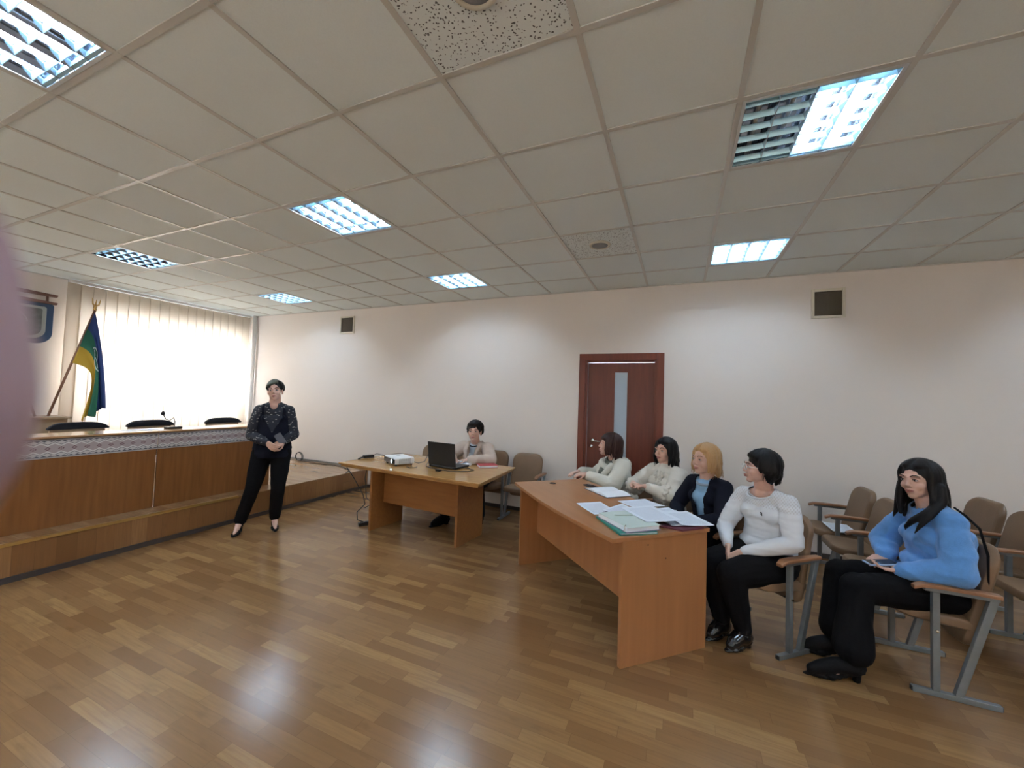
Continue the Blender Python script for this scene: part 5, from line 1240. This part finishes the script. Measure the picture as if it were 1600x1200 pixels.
hair_clumps(m, c, R, 1.0, list(range(98, 264, 14)), lambda t: 0.14 + 0.03 * (t < 170), 0.021, flare=0.08, seed=5, wave=0.004)
for th in (-52, -40, -28, -15, 0, 15, 28, 40, 52): hair_clumps(m, c, R, 1.0, [th], 0.0, 0.0135, a0=0, a1=74, seed=th, top=1.07)
organic(m, 'hair', HBROWN, P, 0.005, 3)
strands(P, HBROWN, c, R, 1.0, 70, 290, 70, 0.15, top=1.13, flare=0.1, seed=3, wave=0.006)
# keys / pen case and phone by her hand
r = empty('mobile_phone', (0.265, 2.11, FTZ + 0.0006), 0.9); tag(r, 'dark phone lying on the far end of the conference table', 'phone')
MB().box((0, 0, 0.005), (0.07, 0.14, 0.009)).build('case', BLACKP, r, bevel=0.003)
MB().box((0, 0, 0.0098), (0.062, 0.13, 0.0008)).build('screen', mat('phone_screen', (0.03, 0.03, 0.035), 0.08), r)

# --- laptop operator ---
P = person((-1.34, 3.06), 270, 'woman with short dark hair in a beige jacket, seated behind the laptop')
J = seated_joints(pelvis=(0, -0.05, 0.475), chest=(-0.01, 0.09, 0.755), neck=(-0.01, 0.150, 0.900), head=(-0.035, 0.225, 1.060), shR=(0.165, 0.125, 0.845), shL=(-0.165, 0.125, 0.855), elR=(0.30, 0.245, 0.735), elL=(-0.265, 0.225, 0.735), wrR=(0.14, 0.42, 0.745), wrL=(-0.06, 0.43, 0.745),
    knR=(0.13, 0.37, 0.475), knL=(-0.17, 0.36, 0.475), anR=(0.16, 0.52, 0.085), anL=(-0.20, 0.33, 0.085), toR=(0.22, 0.66, 0.025), toL=(-0.21, 0.46, 0.025))
R = head_rot(16, 0)
hands = [((J['wrL'], (0.8, 0.5, -0.05), (0.0, 0.2, -1)), dict(side=-1, curl=0.45, k=0.88)), ((J['wrR'], (-0.8, 0.5, -0.05), (0.0, 0.2, -1)), dict(side=1, curl=0.45, k=0.88))]
make_body(J, R, 1.0, hands, parent=P, voxel=0.005, chin=1.15, hk=1.05)
add_face_parts(P, J['head'], R, k=1.05)
m = MB(); torso_rings(m, J, 1.0, 0.010, bust=1.05); m.chain([J['neck'] - V(0, 0, 0.03), J['neck'] + V(0, 0.004, 0.0)], [0.07, 0.058], 14)
organic(m, 'top', mat('pale_blue_shirt', (0.50, 0.56, 0.62), 0.75), P, 0.007, 3)
neck_band(P, J['neck'] + V(0, 0.012, -0.005), 0.060, 0.058, NAVY, 'collar_trim', tilt=-0.02, th=0.006)
BEI = mat('beige_jacket', (0.52, 0.41, 0.335), 0.8, bump=0.15, bscale=150)
blazer(P, J, BEI, 1.06, gap=0.045, fold=0.012, sleeve=(0.068, 0.072, 0.066, 0.056, 0.046), seed=31, sleeve_end=0.86, name='jacket', bust=1.1)
m = MB()
for s in (-1, 1): m.chain([J['neck'] + V(s * 0.062, -0.05, 0.02), J['neck'] + V(s * 0.082, 0.03, 0.005), J['neck'] + V(s * 0.078, 0.11, -0.07), J['neck'] + V(s * 0.050, 0.135, -0.18)], [0.022, 0.026, 0.026, 0.010], 10)
organic(m, 'lapels', BEI, P, 0.006, 2)
m = MB()
for s in 'RL': leg(m, J, s, (0.10, 0.095, 0.078, 0.072, 0.062), end=0.90)
m.ell(J['pelvis'], (0.18, 0.13, 0.08)); organic(m, 'trousers', BLK, P, 0.008, 3, fold=0.005)
for s in 'LR': shoe(P, J['an' + s], J['to' + s], BLKSU, k=1.1, heel=0.02, cover=1)
m = MB(); c = J['head']; scalp(m, c, R, 1.05, grow=0.006)
hair_clumps(m, c, R, 1.05, [78, 92, -82, -94], 0.0, 0.017, a1=96, seed=3, top=1.05)
hair_clumps(m, c, R, 1.05, list(range(104, 258, 15)), 0.055, 0.021, flare=-0.1, seed=5, wave=0.006, top=1.05)
for th in (-64, -52, -38, -24, -10, 6, 20, 36, 52, 64): hair_clumps(m, c, R, 1.05, [th], 0.0, 0.015, a0=-15, a1=52 + abs(th) * 0.2, seed=th, top=1.08)
m.ell(c + R @ V(0.0, -0.105, -0.02), (0.04, 0.03, 0.045))
organic(m, 'hair', HBLACK, P, 0.005, 3, fold=0.006, ffreq=30)

# --- standing presenter ---
P = person((-3.01, 1.487), 318, 'standing woman in navy vest, patterned dark blouse and black trousers, hands clasped in front')
J = dict(pelvis=V(0.0, -0.01, 0.86), chest=V(0.0, -0.02, 1.165), neck=V(0.0, -0.005, 1.335), head=V(0.0, 0.02, 1.470), shR=V(0.135, -0.02, 1.262), shL=V(-0.135, -0.025, 1.262),
    elR=V(0.198, -0.015, 1.00), elL=V(-0.190, -0.03, 1.00), wrR=V(0.030, 0.165, 0.935), wrL=V(-0.115, 0.150, 0.945), hipR=V(0.085, 0, 0.82), hipL=V(-0.085, 0, 0.82), knR=V(0.155, 0.035, 0.44), knL=V(-0.075, 0.03, 0.44),
    anR=V(0.255, -0.010, 0.105), anL=V(-0.050, -0.065, 0.105), toR=V(0.275, 0.125, 0.026), toL=V(-0.075, 0.065, 0.026))
R = head_rot(-4, 2, 4)
hands = [((J['wrL'], (0.80, 0.35, -0.45), (0.1, -0.6, -0.5)), dict(side=-1, curl=0.55, k=0.95)), ((J['wrR'], (-0.72, 0.45, -0.50), (-0.2, -0.7, 0.2)), dict(side=1, curl=0.5, k=0.95))]
make_body(J, R, 1.0, hands, parent=P, voxel=0.0045, chin=1.12, hk=0.945)
add_face_parts(P, J['head'], R, k=0.945)
PAT = mat('patterned_dark_blouse', (0.010, 0.012, 0.022), 0.75); q = NB(PAT); v, x, y, z = q.coord()
vo = q.N.new('ShaderNodeTexVoronoi'); vo.inputs['Scale'].default_value = 1.0
q.L.new(q.comb(q.math('MULTIPLY', x, 26.0), q.math('MULTIPLY', y, 26.0), q.math('MULTIPLY', z, 62.0)), vo.inputs['Vector'])
dotm = q.math('MULTIPLY', q.math('LESS_THAN', vo.outputs['Distance'], 0.24), q.math('GREATER_THAN', q.math('FRACT', q.math('MULTIPLY', vo.outputs['Distance'], 11.0)), 0.3))
q.L.new(q.mix(dotm, (0.010, 0.012, 0.022), (0.40, 0.38, 0.36)), q.b.inputs['Base Color'])
m = MB(); torso_rings(m, J, 0.98, 0.008, bust=0.6, belly=0.02); m.chain([J['neck'] - V(0, 0, 0.04), J['neck'] + V(0, 0.004, -0.012)], [0.07, 0.057], 14)
for s in 'RL':
    sh, el, wr = J['sh' + s], J['el' + s], J['wr' + s]
    m.chain([sh, lerp(sh, el, 0.5), el, lerp(el, wr, 0.45), lerp(el, wr, 0.92)], [0.055, 0.058, 0.054, 0.050, 0.036], 16)
o = organic(m, 'blouse', PAT, P, 0.0055, 7, fold=0.007, ffreq=10, seed=3)
cut_neck(o, J['neck'] + V(0, 0.055, -0.005), (0.040, 0.050, 0.060))
Jv = dict(J); Jv['shR'] = V(0.085, -0.02, 1.272); Jv['shL'] = V(-0.085, -0.025, 1.272)
m = MB(); torso_rings(m, Jv, 0.99, 0.018, bust=0.7, belly=0.025, hip=0.008); m.ell(V(0, 0.0, 0.81), (0.182, 0.138, 0.14), None, 20, 12)
o = organic(m, 'vest', NAVY, P, 0.006, 9, fold=0.004, ffreq=8)
import bmesh
b = bmesh.new(); b.from_mesh(o.data)
dead = [f for f in b.faces if f.calc_center_median().z < 0.772 or f.calc_center_median().y > 0.0 and f.calc_center_median().z > 1.04 and abs(f.calc_center_median().x) < 0.085 * min(1.0, (f.calc_center_median().z - 1.03) / 0.16) and f.normal.y > -0.4]
bmesh.ops.delete(b, geom=dead, context='FACES'); b.to_mesh(o.data); b.free(); so = o.modifiers.new('T', 'SOLIDIFY'); so.thickness = 0.006; so.offset = -1
m = MB()
for s in 'RL':
    h, kn, an = J['hip' + s], J['kn' + s], J['an' + s]
    m.chain([h, lerp(h, kn, 0.5), kn, lerp(kn, an, 0.5), lerp(kn, an, 0.93)], [0.098, 0.086, 0.066, 0.060, 0.055], 18)
m.ell(V(0, 0, 0.83), (0.165, 0.122, 0.10))
organic(m, 'trousers', BLK, P, 0.006, 4, fold=0.006, ffreq=8, fdir=(1.6, 1.6, .6))
for s in 'LR': shoe(P, J['an' + s], J['to' + s], BLKSU, k=1.0, heel=0.060, name='pump')
m = MB(); c = J['head']; scalp(m, c, R, 0.945, grow=0.003)
hair_clumps(m, c, R, 0.945, [-70, -82, -96, 84, 98], 0.0, 0.014, a1=92, seed=3, top=1.03)
hair_clumps(m, c, R, 0.945, list(range(108, 256, 16)), 0.03, 0.017, flare=-0.12, seed=5, top=1.03)
for th in (-70, -56): hair_clumps(m, c, R, 0.945, [th], 0.0, 0.014, a0=0, a1=66, seed=th, top=1.05)
organic(m, 'hair', HBLACK, P, 0.005, 2)
m = MB()
for j, th in enumerate((-30, -14, 2, 16, 30, 44, 58, 72)): hair_clumps(m, c, R, 0.945, [th], 0.0, 0.0115, a0=-12, a1=44 + 4.5 * j, seed=th + 99, top=1.06)
organic(m, 'fringe', HGREY, P, 0.005, 2)
strands(P, HGREY, c, R, 0.945, -30, 78, 40, 0.0, top=1.15, a0=-10, a1=68, seed=4, r=0.002)
ph = empty('mobile_phone', P.matrix_world @ V(0, 0, 0)); 
Mw = Matrix.Rotation(math.radians(318 - 90), 4, 'Z'); Mw.translation = V(-3.01, 1.487, 0)
ph.location = Mw @ V(-0.085, 0.165, 0.975); ph.rotation_euler = (0.1, 0.6, math.radians(318 - 90)); tag(ph, 'dark grey phone held in the clasped hands of the standing woman', 'phone')
MB().box((0, 0, 0), (0.068, 0.010, 0.12)).build('case', mat('grey_case', (0.07, 0.075, 0.10), 0.4), ph, bevel=0.004)
MB().box((0, -0.0055, 0), (0.060, 0.001, 0.110)).build('screen', mat('phone_screen', (0.03, 0.03, 0.035), 0.08), ph)

# --- photographer's fingertip right beside the lens ---
FS = mat('fingertip_skin', (0.44, 0.275, 0.29), 0.6, noise=0.1, nscale=300, sss=0.05)
def cp(x, y, d): return CAM + FWD * d + RIGHT * (x - 800) / 613.214 * d - UP * (y - 600) / 613.214 * d
r = empty('finger', cp(-950, 560, 0.010)); tag(r, 'out-of-focus pink fingertip of the photographer at the left edge', 'finger')
m = MB(); Lp = [cp(-930, 380, 0.0100), cp(-925, 610, 0.0100)]
back = (-RIGHT * 0.80 - FWD * 0.35 - UP * 0.50).normalized()
m.chain([Lp[0] - r.location, Lp[1] - r.location, Lp[1] + back * 0.02 - r.location, Lp[1] + back * 0.045 - r.location, Lp[1] + back * 0.065 - r.location], [0.0101, 0.0105, 0.0106, 0.0108, 0.0110], 24)
organic(m, 'fingertip', FS, r, 0.0009, 3)
